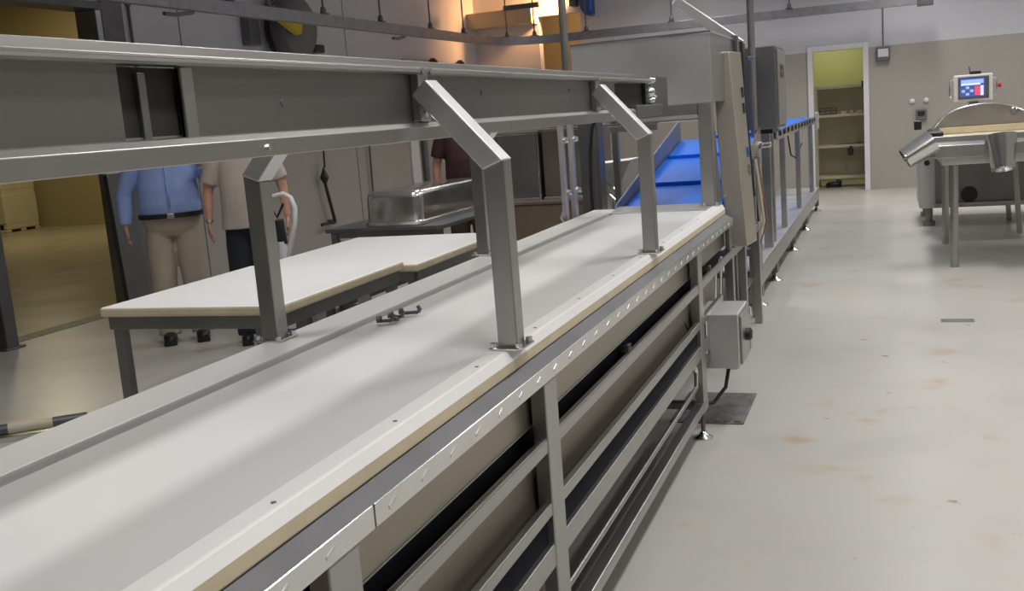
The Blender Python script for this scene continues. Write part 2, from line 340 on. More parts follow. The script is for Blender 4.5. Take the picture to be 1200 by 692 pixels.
# side channels, flanges, panels, tubes (mirrored on the far side)
def mx(x): return 2*XC-x
for sgn in (0, 1):
    q = (lambda x: x) if sgn == 0 else mx
    MB().prism([(q(-.840), .921), (q(-.830), .921), (q(-.798), .902), (q(-.798), .899), (q(-.840), .912)], 'y', Y0, Y1-.03).build('drip_plate', steel_dark, cv)
    for ya, yb in ((Y0, 1.38), (1.386, Y1)):
        b = MB().prism([(q(-.803), .8985), (q(-.7985), .903), (q(-.796), .901), (q(-.796), .862), (q(-.799), .862), (q(-.799), .8965)], 'y', ya, yb)
        fl = b.build('side_flange', steel_pol, cv, .0008)
        if sgn == 0:
            n = int((yb-ya)/.13); s0 = None
            for i in range(n):
                y = ya+.06+i*.13
                if s0 is None:
                    b = MB().prism([(y-.014, .877), (y-.010, .873), (y+.012, .882), (y+.016, .887), (y+.012, .889), (y-.012, .881)], 'x', -.7965, -.7948)
                    s0 = b.build('slot', steel_pale, fl); sy = y
                else: child_copy(s0, fl, (0, y-sy, 0))
    MB().box(q(-.847), q(-.842), Y0, Y1, .756, .911).build('side_panel', panel_tan, cv)
    MB().box(q(-.848), q(-.841), Y0, Y1, .751, .7555).build('panel_hem', steel, cv)
    MB().box(q(-.885), q(-.880), Y0, Y1, .66, .80).build('gap_shade', black_belt, cv)  # black sheet put in for the shade of the open frame interior
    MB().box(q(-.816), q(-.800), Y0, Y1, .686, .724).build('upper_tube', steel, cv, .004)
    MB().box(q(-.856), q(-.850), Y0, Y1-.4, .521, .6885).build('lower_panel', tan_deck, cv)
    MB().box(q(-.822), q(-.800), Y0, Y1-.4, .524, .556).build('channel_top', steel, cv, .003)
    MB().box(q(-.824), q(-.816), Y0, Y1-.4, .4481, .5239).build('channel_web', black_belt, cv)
    MB().box(q(-.838), q(-.800), Y0, Y1-.4, .389, .448).build('channel_bottom', steel, cv, .003)
    MB().tube([(q(-.825), Y0, .262), (q(-.825), 4.4, .262)], .010, 10).build('tie_rod', steel, cv, 0, True)
    MB().box(q(-.842), q(-.800), Y0, 4.42, .138, .180).build('base_tube', steel, cv, .004)
    for y in (1.28, 2.315, 4.465):
        MB().box(q(-.837), q(-.797), y-.047, y+.047, .181, .8615).build('leg', steel, cv, .004)
        if y != 2.315 or sgn:
            f = MB().tube([(q(-.818), y+.01, .03), (q(-.818), y+.01, .16)], .010, 8).build('foot_screw', steel_dark, cv, 0, True)
            MB().lathe((q(-.818), y+.01, 0), [(.045, 0), (.045, .006), (.022, .018), (.012, .034), (.0001, .034)], 16).build('foot', steel_pol, f, 0, True)
        MB().box(q(-.844), q(-.796), y-.055, y+.055, .134, .184).build('corner_block', steel, cv, .006)
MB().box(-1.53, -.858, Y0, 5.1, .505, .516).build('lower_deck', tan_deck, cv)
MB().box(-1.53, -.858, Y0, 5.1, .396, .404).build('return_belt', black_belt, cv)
for y in (1.28, 2.315, 4.465): MB().box(-1.545, -.845, y-.02, y+.02, .142, .176).build('cross_tube', steel_dull, cv, .003)
for y in (.3, 3.3, 5.0): MB().box(-1.55, -.84, y-.02, y+.02, .692, .72).build('cross_tube', steel_dull, cv, .003)
# guide hook at the end of the tie rod
MB().tube([(-.825, 4.38, .262), (-.825, 4.40, .33), (-.825, 4.38, .365), (-.825, 4.35, .37), (-.825, 4.335, .35)], .009, 8).build('hook', steel_pol, cv, 0, True)
MB().tube([(-.81, 4.62, .55), (-.81, 4.62, .39), (-.812, 4.59, .36)], .008, 8).build('hook', steel_pol, cv, 0, True)
# end plate on the near side below the deck, drive motor
MB().box(-.832, -.806, 5.44, 5.505, .725, .898).build('end_plate', steel_dull, cv, .004)
MB().lathe((-1.15, 4.95, .60), [(.0001, 0), (.055, 0), (.055, .26), (.04, .28), (.0001, .28)], 16, (1, 0, 0)).build('drive_motor', black_pl, cv, 0, True)
# switch box
sb = MB().box(-.865, -.665, 4.65, 4.98, .283, .545).build('switch_box', steel_mat, cv, .006)
MB().box(-.664, -.652, 4.67, 4.95, .30, .53).build('box_door', steel, sb, .004)
MB().lathe((-.652, 4.79, .42), [(.0001, .03), (.02, .03), (.03, .022), (.03, 0)], 18, (1, 0, 0)).build('rotary_switch', black_pl, sb, 0, True)
for z in (.33, .50): MB().box(-.653, -.645, 4.935, 4.965, z-.02, z+.02).build('hinge', steel_pol, sb, .003)
MB().box(-.835, -.80, 4.51, 4.66, .33, .37).build('box_bracket', steel_dull, cv, .003)
MB().tube([(-.90, 4.15, .62), (-.86, 4.28, .60), (-.852, 4.40, .52), (-.852, 4.50, .36), (-.85, 4.54, .22), (-.84, 4.60, .12), (-.80, 4.68, .11), (-.75, 4.74, .17), (-.73, 4.76, .285)], .009, 8).build('cable', rubber, cv, 0, True)
# right hand gantry posts with raking arms, mirrored on the far side
bolt_me = {}
def bolts(parent, pts, axis=(0, 0, 1), r=.009, h=.010):
    for p in pts: MB().lathe(p, [(r, 0), (r, h), (.0001, h)], 6, axis).build('bolt', steel_pol, parent)
YP = (.55, 2.19, 3.72)
ZT = 1.405
for sgn in (0, 1):
    q = (lambda x: x) if sgn == 0 else mx
    for y in YP:
        if y < 1 and sgn == 0: continue
        xp = q(-.845)
        yy = y+(.07 if sgn else 0)
        sg = -1 if sgn == 0 else 1
        T = Vector((xp, ZT)); E_ = Vector((q(-1.013), 1.592)); d = (E_-T).normalized(); nn = Vector((-d.y, d.x))
        if nn.x*sg < 0: nn = -nn                     # nn: inner/lower side points towards the trough
        def hit(x, off): u = (x-(T.x+nn.x*off))/d.x; return (x, T.y+nn.y*off+d.y*u)
        inner = hit(xp+sg*.025, .025 if nn.y < 0 else -.025); outer = hit(xp-sg*.025, -.025 if nn.y < 0 else .025)
        lo_ = .025 if nn.y < 0 else -.025
        po = MB().prism([(xp+sg*.025, .976), (xp-sg*.025, .976), outer, inner], 'y', yy-.025, yy+.025).build('gantry_post', steel, cv, .003)
        MB().box(xp-.042, xp+.042, yy-.045, yy+.045, .975, .981).build('base_plate', steel_pol, po, .002)
        bolts(po, [(xp+a*.032, yy+c*.035, .981) for a in (-1, 1) for c in (-1, 1)])
        e_in = E_+nn*lo_; e_out = E_-nn*lo_
        MB().prism([inner, outer, tuple(e_out), tuple(e_in)], 'y', yy-.032, yy+.032).build('raking_arm', steel_pale, cv, .003)
# left and right end frame posts at the far end
ef = MB().box(-.940, -.870, 5.40, 5.47, .976, 1.52).build('end_post', steel, cv, .004)
MB().prism([(5.47, .976), (5.66, .976), (5.47, 1.48)], 'x', -.878, -.872).build('gusset', steel_dull, cv)
MB().box(-.965, -.845, 5.385, 5.485, .975, .981).build('base_plate', steel_pol, ef, .002)
bolts(ef, [(x, 5.39+.01, .981) for x in (-.955, -.857, -.925)], r=.011, h=.014)
MB().box(-1.60, -.941, 5.402, 5.468, 1.455, 1.518).build('cross_bar', steel, cv, .004)
MB().box(-1.42, -1.16, 5.405, 5.42, 1.395, 1.43).build('lamp_bar', steel_dull, cv, .003)
MB().box(-1.45, -.94, 5.43, 5.45, 1.428, 1.442).build('tension_bar', steel_pol, cv, .003)
for y in (5.05, 5.22):
    p = MB().box(-1.60, -1.575, y-.02, y+.02, .97, 1.47).build('end_post', steel_mat, cv, .003)
    for z in (1.11, 1.38): MB().lathe((-1.575, y, z), [(.016, 0), (.018, .012), (.012, .03), (.0001, .03)], 10, (1, 0, 0)).build('knob', steel_pol, p, 0, True)
MB().tube([(-1.585, 5.02, 1.02), (-1.585, 4.97, .99), (-1.585, 5.0, .975)], .012, 8).build('latch_foot', steel_pol, cv, 0, True)

# ------------------------------------------------------------------ overhead trough carried by the gantry
ov = thing('overhead_trough_conveyor', 'long grey stainless overhead trough running above the white trimming belt', 'conveyor', (XC, 2.0, 1.46))
for sgn in (0, 1):
    q = (lambda x: x) if sgn == 0 else mx
    MB().prism([(q(-1.045), 1.622), (q(-1.010), 1.622), (q(-1.004), 1.626), (q(-1.002), 1.632), (q(-1.012), 1.636), (q(-1.016), 1.652), (q(-1.045), 1.656)], 'y', -.9, 4.62).build('top_lip', steel, ov, .0015)
    for ya, yb in ((-.9, 1.20), (1.335, 4.05)): MB().box(q(-1.040), q(-1.034), ya, yb, 1.50, 1.626).build('web', steel_dull, ov)
    MB().box(q(-1.052), q(-1.046), 1.1, 1.45, 1.50, 1.621).build('joint_shade', rubber, ov)  # black sheet paints the shade seen inside through the web gap
    MB().box(q(-1.064), q(-1.036), 1.245, 1.262, 1.51, 1.612).build('joint_strap', steel_dull, ov, .002)
    MB().box(q(-1.042), q(-1.028), 1.335, 1.365, 1.51, 1.622).build('web_edge', steel, ov, .003)
    MB().box(q(-1.060), q(-1.054), 4.05, 4.62, 1.50, 1.62).build('opening_shade', rubber, ov)  # black sheet in place of the shaded interior past the last arm
    MB().prism([(q(-1.055), 1.472), (q(-1.008), 1.472), (q(-1.008), 1.502), (q(-1.018), 1.513), (q(-1.055), 1.516)], 'y', -.9, 4.30).build('bottom_rail', steel, ov, .0015)
    for y in YP:
        if y < 1: continue
        yy = y+(.07 if sgn else 0)
        s_ = MB().box(q(-1.034), q(-1.012), yy-.028, yy+.028, 1.515, 1.640).build('hanger_plate', steel, ov, .003)
        bolts(s_, [(q(-1.012), yy+a, z) for a, z in ((-.022, 1.628), (.022, 1.628), (-.022, 1.53), (.022, 1.53))], (1 if sgn == 0 else -1, 0, 0), .008, .012)
    if sgn == 0:
        rv = [(q(-1.034), y, z) for y, z in ((1.62, 1.565), (3.42, 1.59), (3.42, 1.555), (2.6, 1.58))]
        for p in rv: MB().lathe(p, [(.007, 0), (.006, .002), (.0001, .003)], 10, (1, 0, 0)).build('rivet', steel_dark, ov)
        for y in (1.52, 2.75, 3.9): bolts(ov, [(-1.008, y, 1.487)], (1, 0, 0), .006, .004)
MB().box(-1.35, -1.04, -.9, 4.6, 1.512, 1.518).build('trough_floor', steel, ov)
MB().box(-1.335, -1.055, -.85, 4.6, 1.53, 1.536).build('trough_belt', belt_white, ov)
MB().box(-1.36, -1.005, 4.30, 4.82, 1.472, 1.525).build('end_bracket', steel_dull, ov, .004)
g = MB().box(-1.20, -1.04, 4.745, 5.14, 1.50, 1.66).build('gearbox', steel_dull, ov, .006)
b = MB().box(-1.06, -1.035, 4.62, 4.74, 1.52, 1.65); pl = b.build('bearing_plate', black_pl, ov, .003)
for (y, z, rr) in ((4.66, 1.635, .018), (4.71, 1.635, .016), (4.68, 1.58, .028), (4.68, 1.545, .018), (4.72, 1.56, .012)):
    MB().lathe((-1.035, y, z), [(rr, 0), (rr*.95, .015), (rr*.5, .028), (.0001, .03)], 12, (1, 0, 0)).build('bearing_nut', steel_pol, pl, 0, True)

# loose metal fittings on the belt
def fitting(x, y, rz, L, hook, label):
    ca, sa = math.cos(rz), math.sin(rz)
    def P(u, v, z): return (x+u*ca-v*sa, y+u*sa+v*ca, z+.969)
    t = thing('metal_fitting', label, 'fitting', (x, y, .969), 0, 'loose fittings on the white belt')
    MB().tube([P(-L/2, 0, .0075), P(L/2, 0, .0075)], .006, 8).build('shank', steel_dark, t, 0, True)
    MB().lathe(P(-L/2, 0, .0115), [(.0001, -.006), (.011, -.006), (.011, .006), (.0001, .006)], 6, (ca, sa, 0)).build('hex_head', steel_dark, t)
    if hook: MB().tube([P(L/2, 0, .007), P(L/2+.006, 0, .016), P(L/2, .004, .024)], .006, 8).build('bent_end', steel_dark, t, 0, True)
fitting(-1.335, 2.49, .2, .035, True, 'bent dark metal fitting lying at one end of the row on the belt')
fitting(-1.315, 2.51, -.5, .03, False, 'short dark bolt without a bend lying flat on the belt')
fitting(-1.328, 2.545, .1, .032, True, 'bent dark metal fitting in the middle of the row on the belt')
fitting(-1.312, 2.60, .3, .05, True, 'longest dark bent fitting lying apart at the end of the row')

# ------------------------------------------------------------------ hopper machine behind the conveyor
hm = thing('hopper_machine', 'big stainless infeed hopper standing over the blue inclined belt', 'machine', (-1.2, 6.3, 0))
b = MB().box(-1.61, -.862, 5.40, 5.412, 1.52, 1.875); b.build('front_sheet', steel_mat, hm, .002)
MB().box(-1.61, -.855, 5.395, 6.25, 1.868, 1.882).build('top_rim', steel_pol, hm, .002)
MB().box(-.868, -.862, 5.412, 6.25, 1.52, 1.868).build('side_sheet', steel, hm)
MB().box(-1.61, -1.604, 5.412, 6.25, 1.52, 1.868).build('side_sheet', steel, hm)
for x in (-1.60, -.90): MB().box(x-.02, x+.02, 6.20, 6.24, 0, 1.868).build('frame_post', steel, hm, .003)
# raking drive guard
pts = [(-.930, 5.88), (-.832, 5.88), (-.800, 6.12), (-.930, 6.12)]
lo = [(-.885, 5.80), (-.760, 5.80), (-.735, 6.04), (-.885, 6.04)]
b = MB().add([(x, y, .70) for x, y in lo]+[(x, y, 1.79) for x, y in pts], [(3, 2, 1, 0), (4, 5, 6, 7), (0, 1, 5, 4), (1, 2, 6, 5), (2, 3, 7, 6), (3, 0, 4, 7)])
dg = b.build('drive_guard', guard_tan, hm, .006)
for z, mt in ((1.56, black_pl), (1.47, black_pl), (1.22, blue_pl), (1.12, brown_wood)):
    u = (z-.7)/1.09; x = -.745*(1-u)-.812*u; y = 6.0*(1-u)+6.08*u
    MB().box(x-.01, x+.012, y-.03, y+.03, z-.03, z+.03).build('push_button', mt, dg, .004)
MB().tube([(-.80, 6.14, 1.85), (-.79, 6.13, 1.5), (-.765, 6.10, 1.15), (-.765, 6.2, .95)], .010, 8).build('cable', rubber, hm, 0, True)
MB().bar((-.862, 6.30, 0), (-.862, 6.30, 1.9), .05, .05, (0, 1, 0)).build('rear_post', steel, hm, .004)
MB().bar((-.835, 6.42, 1.845), (-1.225, 6.42, 2.150), .06, .06, (0, 1, 0)).build('lid_arm', steel_pale, hm, .004)
MB().bar((-.89, 6.30, 1.86), (-.84, 6.45, 1.83), .05, .05).build('arm_hinge', steel_dark, hm, .004)
MB().bar((-.91, 6.05, 1.86), (-.82, 6.10, 1.72), .018, .018).build('gas_strut', black_pl, hm)
# blue incline belt
hop = hm
hm = thing('incline_conveyor', 'bright blue flighted belt climbing up under the steel hopper', 'conveyor', (-1.17, 6.8, 0))
bl = [(5.58, .935), (7.55, 1.265), (7.55, 1.225), (5.58, .895)]
MB().prism(bl, 'x', -1.44, -.885).build('incline_belt', belt_blue, hm, .004)
for k in range(2):
    u = .31+.38*k; y = 5.58+1.97*u; z = .935+.33*u
    MB().bar((-1.43, y, z+.008), (-.90, y, z+.008), .012, .03, (0, -.165, .986)).build('belt_flight', belt_blue, hm, .002)
MB().prism([(5.56, .92), (5.60, .99), (7.58, 1.41), (7.58, 1.20)], 'x', -1.465, -1.45).build('incline_side', blue_dk, hm, .003)
MB().prism([(5.75, .90), (5.75, .99), (7.55, 1.32), (7.55, 1.21)], 'x', -.880, -.868).build('incline_side', steel, hm, .003)
for x in (-1.46, -.90): MB().bar((x, 7.2, 0), (x, 7.2, 1.15), .05, .05, (0, 1, 0)).build('incline_leg', steel, hm, .004)
hm = hop
MB().box(-1.75, -1.60, 5.92, 5.93, .55, 1.45).build('splash_sheet', steel_dark, hm, .002)
MB().box(-1.63, -1.595, 5.80, 5.92, .55, 1.46).build('splash_post', steel_dull, hm, .003)
MB().tube([(-1.58, 5.70, 1.47), (-1.605, 5.71, 1.42), (-1.625, 5.71, 1.28), (-1.632, 5.71, 1.1), (-1.63, 5.71, .8)], .010, 8).build('cable', rubber, hm, 0, True)
# small chute beside the incline
ch = thing('discharge_chute', 'small grey sheet steel funnel beside the blue inclined belt', 'chute', (-1.72, 6.7, 0))
b = MB().add([(-1.92, 6.55, 1.17), (-1.60, 6.55, 1.19), (-1.60, 6.95, 1.19), (-1.92, 6.95, 1.17), (-1.86, 6.65, .86), (-1.78, 6.65, .86), (-1.78, 6.82, .86), (-1.86, 6.82, .86)],
             [(0, 1, 5, 4), (1, 2, 6, 5), (2, 3, 7, 6), (3, 0, 4, 7)]); o = b.build('funnel', steel, ch)
sm = o.modifiers.new('s', 'SOLIDIFY'); sm.thickness = .006
for x, y in ((-1.90, 6.6), (-1.74, 6.6), (-1.90, 6.88), (-1.74, 6.88)): MB().tube([(x, y, 0), (x, y, .92)], .014, 8).build('leg', steel, ch, 0, True)
MB().box(-1.92, -1.72, 6.58, 6.90, .84, .86).build('frame', steel, ch, .003)
for dz in (0, -.07): MB().tube([(-1.80, 6.50, 1.10+dz), (-1.66, 6.50, .97+dz)], .009, 8).build('guard_rod', steel_pol, ch, 0, True)

# ------------------------------------------------------------------ control cabinet, mast and outfeed frame
of = thing('outfeed_conveyor', 'narrow stainless outfeed conveyor with a blue belt standing on levelling feet', 'conveyor', (-1.15, 10.8, 0))
for q_ in (-.93, -1.45):
    MB().box(q_-.03, q_+.03, 7.35, 14.25, .15, .30).build('base_beam', steel, of, .006)
    for y in (7.62, 8.70, 10.45, 12.1, 14.1):
        MB().box(q_-.035, q_+.035, y-.05, y+.05, .075, .16).build('foot_bracket', steel_dull, of, .004)
        f = MB().tube([(q_, y, .03), (q_, y, .10)], .014, 8).build('foot_screw', steel_dark, of, 0, True)
        MB().lathe((q_, y, 0), [(.07, 0), (.07, .01), (.035, .03), (.015, .045), (.0001, .045)], 16).build('foot', steel_pol, f, 0, True)
for y in (7.5, 8.72, 10.4, 12.0, 13.9): MB().box(-1.45, -.93, y-.03, y+.03, .17, .27).build('base_tie', steel_dull, of, .004)
MB().box(-1.42, -.90, 7.36, 14.24, .3005, .308).build('base_tray', steel_mat, of, .002)
MB().box(-.96, -.90, 7.36, 7.46, .31, .44).build('corner_post', steel, of, .005)
MB().box(-1.00, -.885, 7.30, 7.62, .42, .47).build('step_plate', steel, of, .004)
for y, zt, wd in ((8.55, 1.28, .07), (8.9, 1.28, .05), (9.9, 1.17, .05), (11.6, 1.17, .05), (13.6, 1.17, .05)):
    for q_ in (-.945, -1.43): MB().box(q_-wd/2, q_+wd/2, y-wd/2, y+wd/2, .3085, zt).build('upright', steel, of, .004)
MB().box(-1.45, -.93, 9.2, 14.3, 1.225, 1.24).build('belt', belt_blue, of, .003)
MB().box(-1.44, -.94, 9.25, 14.25, 1.165, 1.18).build('return_belt', belt_blue, of, .003)
for q_ in (-.925, -1.455):
    MB().box(q_-.006, q_+.006, 9.2, 14.3, 1.155, 1.185).build('side_strip', steel_pol, of, .002)
    MB().box(q_-.006, q_+.006, 9.2, 14.3, 1.238, 1.250).build('side_strip', steel_pol, of, .002)
    p0 = None
    for i in range(13):
        y = 9.25+i*.415
        if p0 is None: p0 = MB().box(q_-.008, q_+.008, y-.05, y+.05, 1.18, 1.242).build('side_plate', steel_pol, of, .002); yy0 = y
        else: child_copy(p0, of, (0, y-yy0, 0))
MB().box(-1.45, -.94, 9.22, 14.28, 1.182, 1.222).build('belt_core', black_pl, of)
MB().lathe((-1.5, 14.33, 1.20), [(.0001, 0), (.04, 0), (.04, .62), (.0001, .62)], 14, (1, 0, 0)).build('end_roller', steel_pol, of, 0, True)
MB().box(-.93, -.89, 14.2, 14.5, 1.08, 1.3).build('motor_bracket', steel_mat, of, .01)
MB().tube([(-.93, 10.3, 1.16), (-.93, 10.6, .95), (-.93, 11.2, .88), (-.93, 12.0, 1.0)], .008, 8).build('hanging_cable', rubber, of, 0, True)
cb = thing('control_cabinet', 'tall grey steel control cabinet hung on the round mast behind the hopper', 'cabinet', (-.87, 7.9, 1.3))
MB().box(-.985, -.755, 7.60, 8.25, 1.30, 1.885).build('body', steel_dull, cb, .006)
MB().box(-.757, -.742, 7.64, 8.21, 1.32, 1.865).build('door', steel, cb, .004)
MB().box(-.744, -.738, 7.78, 8.04, 1.66, 1.76).build('label_plate', steel_dark, cb, .002)
for z in (1.685, 1.735): MB().box(-.741, -.735, 7.82, 8.0, z-.014, z+.014).build('display_window', black_pl, cb, .002)
MB().box(-.95, -.80, 7.7, 8.15, 1.265, 1.30).build('gland_plate', black_pl, cb, .003)
ma = of
MB().tube([(-.905, 7.5, .30), (-.905, 7.5, CEIL)], .026, 14).build('mast', steel, ma, 0, True)
c_ = MB().box(-.96, -.85, 7.46, 7.54, 1.17, 1.22).build('clamp', steel_pol, ma, .008)
MB().lathe((-.85, 7.5, 1.195), [(.022, 0), (.022, .05), (.012, .06), (.0001, .06)], 12, (1, 0, 0)).build('clamp_knob', steel_pol, c_, 0, True)
MB().box(-.94, -.87, 7.465, 7.535, 1.05, 1.12).build('clamp', steel_pol, ma, .008)
MB().box(-.93, -.88, 7.47, 7.62, 1.79, 1.82).build('cabinet_bracket', steel_pol, ma, .004)
for k, (mt, dx) in enumerate(((cream_pl, .0), (hose_red, .02), (rubber, -.04))):
    MB().tube([(-.90+dx, 7.44, 1.1), (-.87+dx, 7.42, .85), (-.85+dx, 7.41, .66), (-.90+dx, 7.43, .50), (-.95+dx, 7.5, .46)], (.011, .005, .010)[k], 8).build('air_hose', mt, ma, 0, True)
# plain stainless frame under the hopper machine
sf = hop
for x in (-1.35, -.86):
    for y in (5.75, 7.0): MB().box(x-.025, x+.025, y-.025, y+.025, 0, .70).build('leg', steel, sf, .004)
for y in (5.75, 7.0): MB().box(-1.35, -.86, y-.02, y+.02, .64, .69).build('cross_rail', steel, sf, .004)
for x in (-1.35, -.86): MB().box(x-.02, x+.02, 5.75, 7.0, .64, .69).build('side_rail', steel, sf, .004)
MB().box(-1.33, -.88, 5.77, 6.98, .30, .32).build('shelf', steel_dull, sf, .002)
for dx in (0, .03): MB().tube([(-.95+dx, 5.74, .30), (-.93+dx, 5.72, .66)], .010, 8).build('rod', steel_pol, sf, 0, True)

# standing pole left of the hopper
tag(MB().tube([(-1.90, 6.25, 0), (-1.90, 6.25, CEIL)], .024, 14).lathe((-1.9, 6.25, 0), [(.06, 0), (.06, .012), (.0001, .012)], 16).build('steel_pole', steel, None, 0, True), 'slim round steel pole rising behind the overhead trough to the ceiling', 'pole')

# ------------------------------------------------------------------ cutting tables
def table(label, cx, cy, wx, wy, z, rz, lever):
    t = thing('cutting_table', label, 'table', (cx, cy, 0), rz)
    o = MB().box(-wx/2, wx/2, -wy/2, wy/2, z-.045, z).build('white_top', [white_pl, cream_pl], t, .012, local=True)
    for p in o.data.polygons:
        if abs(p.normal.z) < .5: p.material_index = 1
    i = .035
    for s in (-1, 1):
        MB().box(-wx/2+i, wx/2-i, s*(wy/2-i)-.02, s*(wy/2-i)+.02, z-.105, z-.045).build('apron', steel_dull, t, .003, local=True)
        MB().box(s*(wx/2-i)-.02, s*(wx/2-i)+.02, -wy/2+i, wy/2-i, z-.105, z-.045).build('apron', steel_dull, t, .003, local=True)
        for u in (-1, 1):
            l = MB().box(s*(wx/2-.06)-.025, s*(wx/2-.06)+.025, u*(wy/2-.06)-.025, u*(wy/2-.06)+.025, .02, z-.05).build('leg', steel_dull, t, .004, local=True)
            MB().lathe((s*(wx/2-.06), u*(wy/2-.06), 0), [(.035, 0), (.035, .01), (.02, .025), (.0001, .025)], 12).build('foot', rubber, l, 0, True, local=True)
    for s in (-1, 1): MB().box(s*(wx/2-.06)-.015, s*(wx/2-.06)+.015, -wy/2+.08, wy/2-.08, .22, .25).build('stretcher', steel_dull, t, .003, local=True)
    for y in (-.25, .2):
        MB().box(wx/2-.05, wx/2-.03, y-.05, y+.05, z-.20, z-.10).build('drop_bracket', steel, t, .003, local=True)
    if lever:
        MB().bar((wx/2-.02, .28, z-.15), (wx/2+.035, .33, z-.06), .022, .022).build('lever', white_pl, t, .008, local=True)
        MB().box(wx/2-.10, wx/2-.03, .34, .62, z-.20, z-.10).build('drawer_shade', black_pl, t, local=True)  # black box painted as the shade of an open gap
table('white topped steel cutting table beside the man in the blue shirt', -2.945, 4.26, .97, 1.24, .80, math.radians(1), False)
table('lower white topped cutting table with a white lever before the steel tub', -3.04, 5.74, 1.12, 1.42, .76, math.radians(1), True)

# steel tub upside down on its bench
bn = thing('steel_bench', 'dark stainless bench carrying the upturned tub', 'bench', (-3.5, 7.35, 0))
MB().box(-3.98, -3.02, 6.62, 7.95, .775, .805).build('top', steel_dark, bn, .004)
for x in (-3.93, -3.07):
    for y in (6.68, 7.89): MB().box(x-.025, x+.025, y-.025, y+.025, 0, .775).build('leg', steel_dull, bn, .004)
    MB().box(x-.015, x+.015, 6.68, 7.89, .20, .23).build('stretcher', steel_dull, bn)
for y in (6.68, 7.89): MB().box(-3.93, -3.07, y-.015, y+.015, .73, .775).build('apron', steel_dull, bn)
tb = thing('steel_tub', 'upturned shiny steel tub with rounded corners resting on the bench', 'tub', (-3.44, 7.31, .806))
def rrect(hx, hy, r, n=5):
    out = []
    for sx, sy, a0 in ((1, 1, 0), (-1, 1, 90), (-1, -1, 180), (1, -1, 270)):
        for k in range(n+1):
            a = math.radians(a0+90*k/n); out.append((sx*(hx-r)+r*math.cos(a), sy*(hy-r)+r*math.sin(a)))
    return out
b = MB(); rings = [(0.230, .615, .06, 0.03), (0.230, .615, .07, .20), (0.225, .610, .07, .232), (0.207, .592, .06, .250), (0.190, .575, .055, .254)]
vs = []; n = 24
for hx, hy, rr, z in rings: vs += [(x, y, z) for x, y in rrect(hx, hy, rr)]
fs = [(i*n+j, i*n+(j+1) % n, (i+1)*n+(j+1) % n, (i+1)*n+j) for i in range(len(rings)-1) for j in range(n)]+[tuple(range((len(rings)-1)*n, len(rings)*n))]
b.add(vs, fs); b.build('shell', steel_pol, tb, 0, True, local=True)
b = MB(); o1 = rrect(.250, .635, .08); o2 = rrect(.229, .614, .06)
vs = [(x, y, 0) for x, y in o1]+[(x, y, .03) for x, y in o1]+[(x, y, .036) for x, y in o2]+[(x, y, 0) for x, y in o2]
b.add(vs, [(i*n+j, i*n+(j+1) % n, ((i+1) % 4)*n+(j+1) % n, ((i+1) % 4)*n+j) for i in range(4) for j in range(n)]); b.build('rim', steel_pol, tb, .004, True, local=True)

# brown cabinet and steel bins further back
wc = thing('brown_counter', 'long brown laminate counter carrying two steel bins', 'counter', (-2.75, 8.45, 0))
MB().box(-3.15, -2.05, 8.0, 8.9, .06, .80).build('body', brown_wood, wc, .006)
MB().box(-3.17, -2.03, 7.98, 8.92, .80, .83).build('top', brown_wood, wc, .006)
MB().box(-3.12, -2.08, 8.03, 8.87, 0, .06).build('plinth', black_pl, wc)
def bin_(label, x0, x1, y0, y1, z, h, m_):
    t = thing('steel_bin', label, 'bin', ((x0+x1)/2, (y0+y1)/2, z))
    for a in ((x0, x1, y0, y0+.008), (x0, x1, y1-.008, y1), (x0, x0+.008, y0, y1), (x1-.008, x1, y0, y1)): MB().box(*a, z, z+h).build('side_sheet', m_, t, .002)
    MB().box(x0, x1, y0, y1, z, z+.01).build('base_sheet', m_, t)
    MB().box(x0-.015, x1+.015, y0-.015, y0+.01, z+h-.02, z+h+.005).build('rim', steel_pol, t, .004)
    MB().box(x0-.01, x1+.01, y0-.012, y0, z, z+.025).build('base_strip', steel_pol, t, .004)
    MB().tube([(x1+.005, y0-.005, z), (x1+.005, y0-.005, z+h)], .012, 8).build('corner_bead', steel_pol, t, 0, True)
bin_('dark steel bin with a bright base strip on the brown counter', -3.10, -2.74, 8.05, 8.75, .83, .57, steel_dull)
bin_('wide brushed steel bin on the brown counter beside the darker bin', -2.70, -2.30, 8.05, 8.75, .83, .58, panel_tan)

# ------------------------------------------------------------------ pallet jack
pj = thing('pallet_jack', 'hand pallet jack with a white loop handle parked behind the tables', 'pallet jack', (-4.0, 6.05, 0))
hx, hy = -3.98, 6.05
MB().tube([(hx, hy, .18), (hx, hy, .55), (hx, hy-.02, .80)], [.045, .045, .03], 14).build('pump_column', paint_white, pj, 0, True)
MB().tube([(hx, hy-.01, .78), (hx, hy-.03, .95)], .035, 12).build('grip_housing', black_pl, pj, 0, True)
lp = [(hx-.02, hy-.03, .90), (hx-.10, hy-.05, 1.02), (hx-.10, hy-.05, 1.08), (hx-.06, hy-.05, 1.105), (hx+.07, hy-.04, 1.13), (hx+.125, hy-.04, 1.10), (hx+.15, hy-.04, 1.03), (hx+.13, hy-.03, .93), (hx+.06, hy-.02, .74), (hx+.01, hy-.01, .62)]
MB().tube(lp, .017, 10).build('loop_handle', paint_white, pj, 0, True)
MB().tube([(hx-.05, hy-.04, 1.05), (hx, hy-.04, .97), (hx+.06, hy-.04, 1.06)], .010, 8).build('release_lever', black_pl, pj, 0, True)
MB().box(hx-.14, hx+.14, hy-.02, hy+.18, .12, .36).build('pump_body', steel_dark, pj, .03)
for s in (-1, 1):
    MB().box(hx+s*.19-.08, hx+s*.19+.08, hy+.12, hy+1.25, .06, .11).build('fork', steel_dark, pj, .01)
    MB().lathe((hx+s*.19-.06, hy+1.1, .04), [(.0001, 0), (.04, 0), (.04, .12), (.0001, .12)], 14, (1, 0, 0)).build('load_roller', rubber, pj, 0, True)
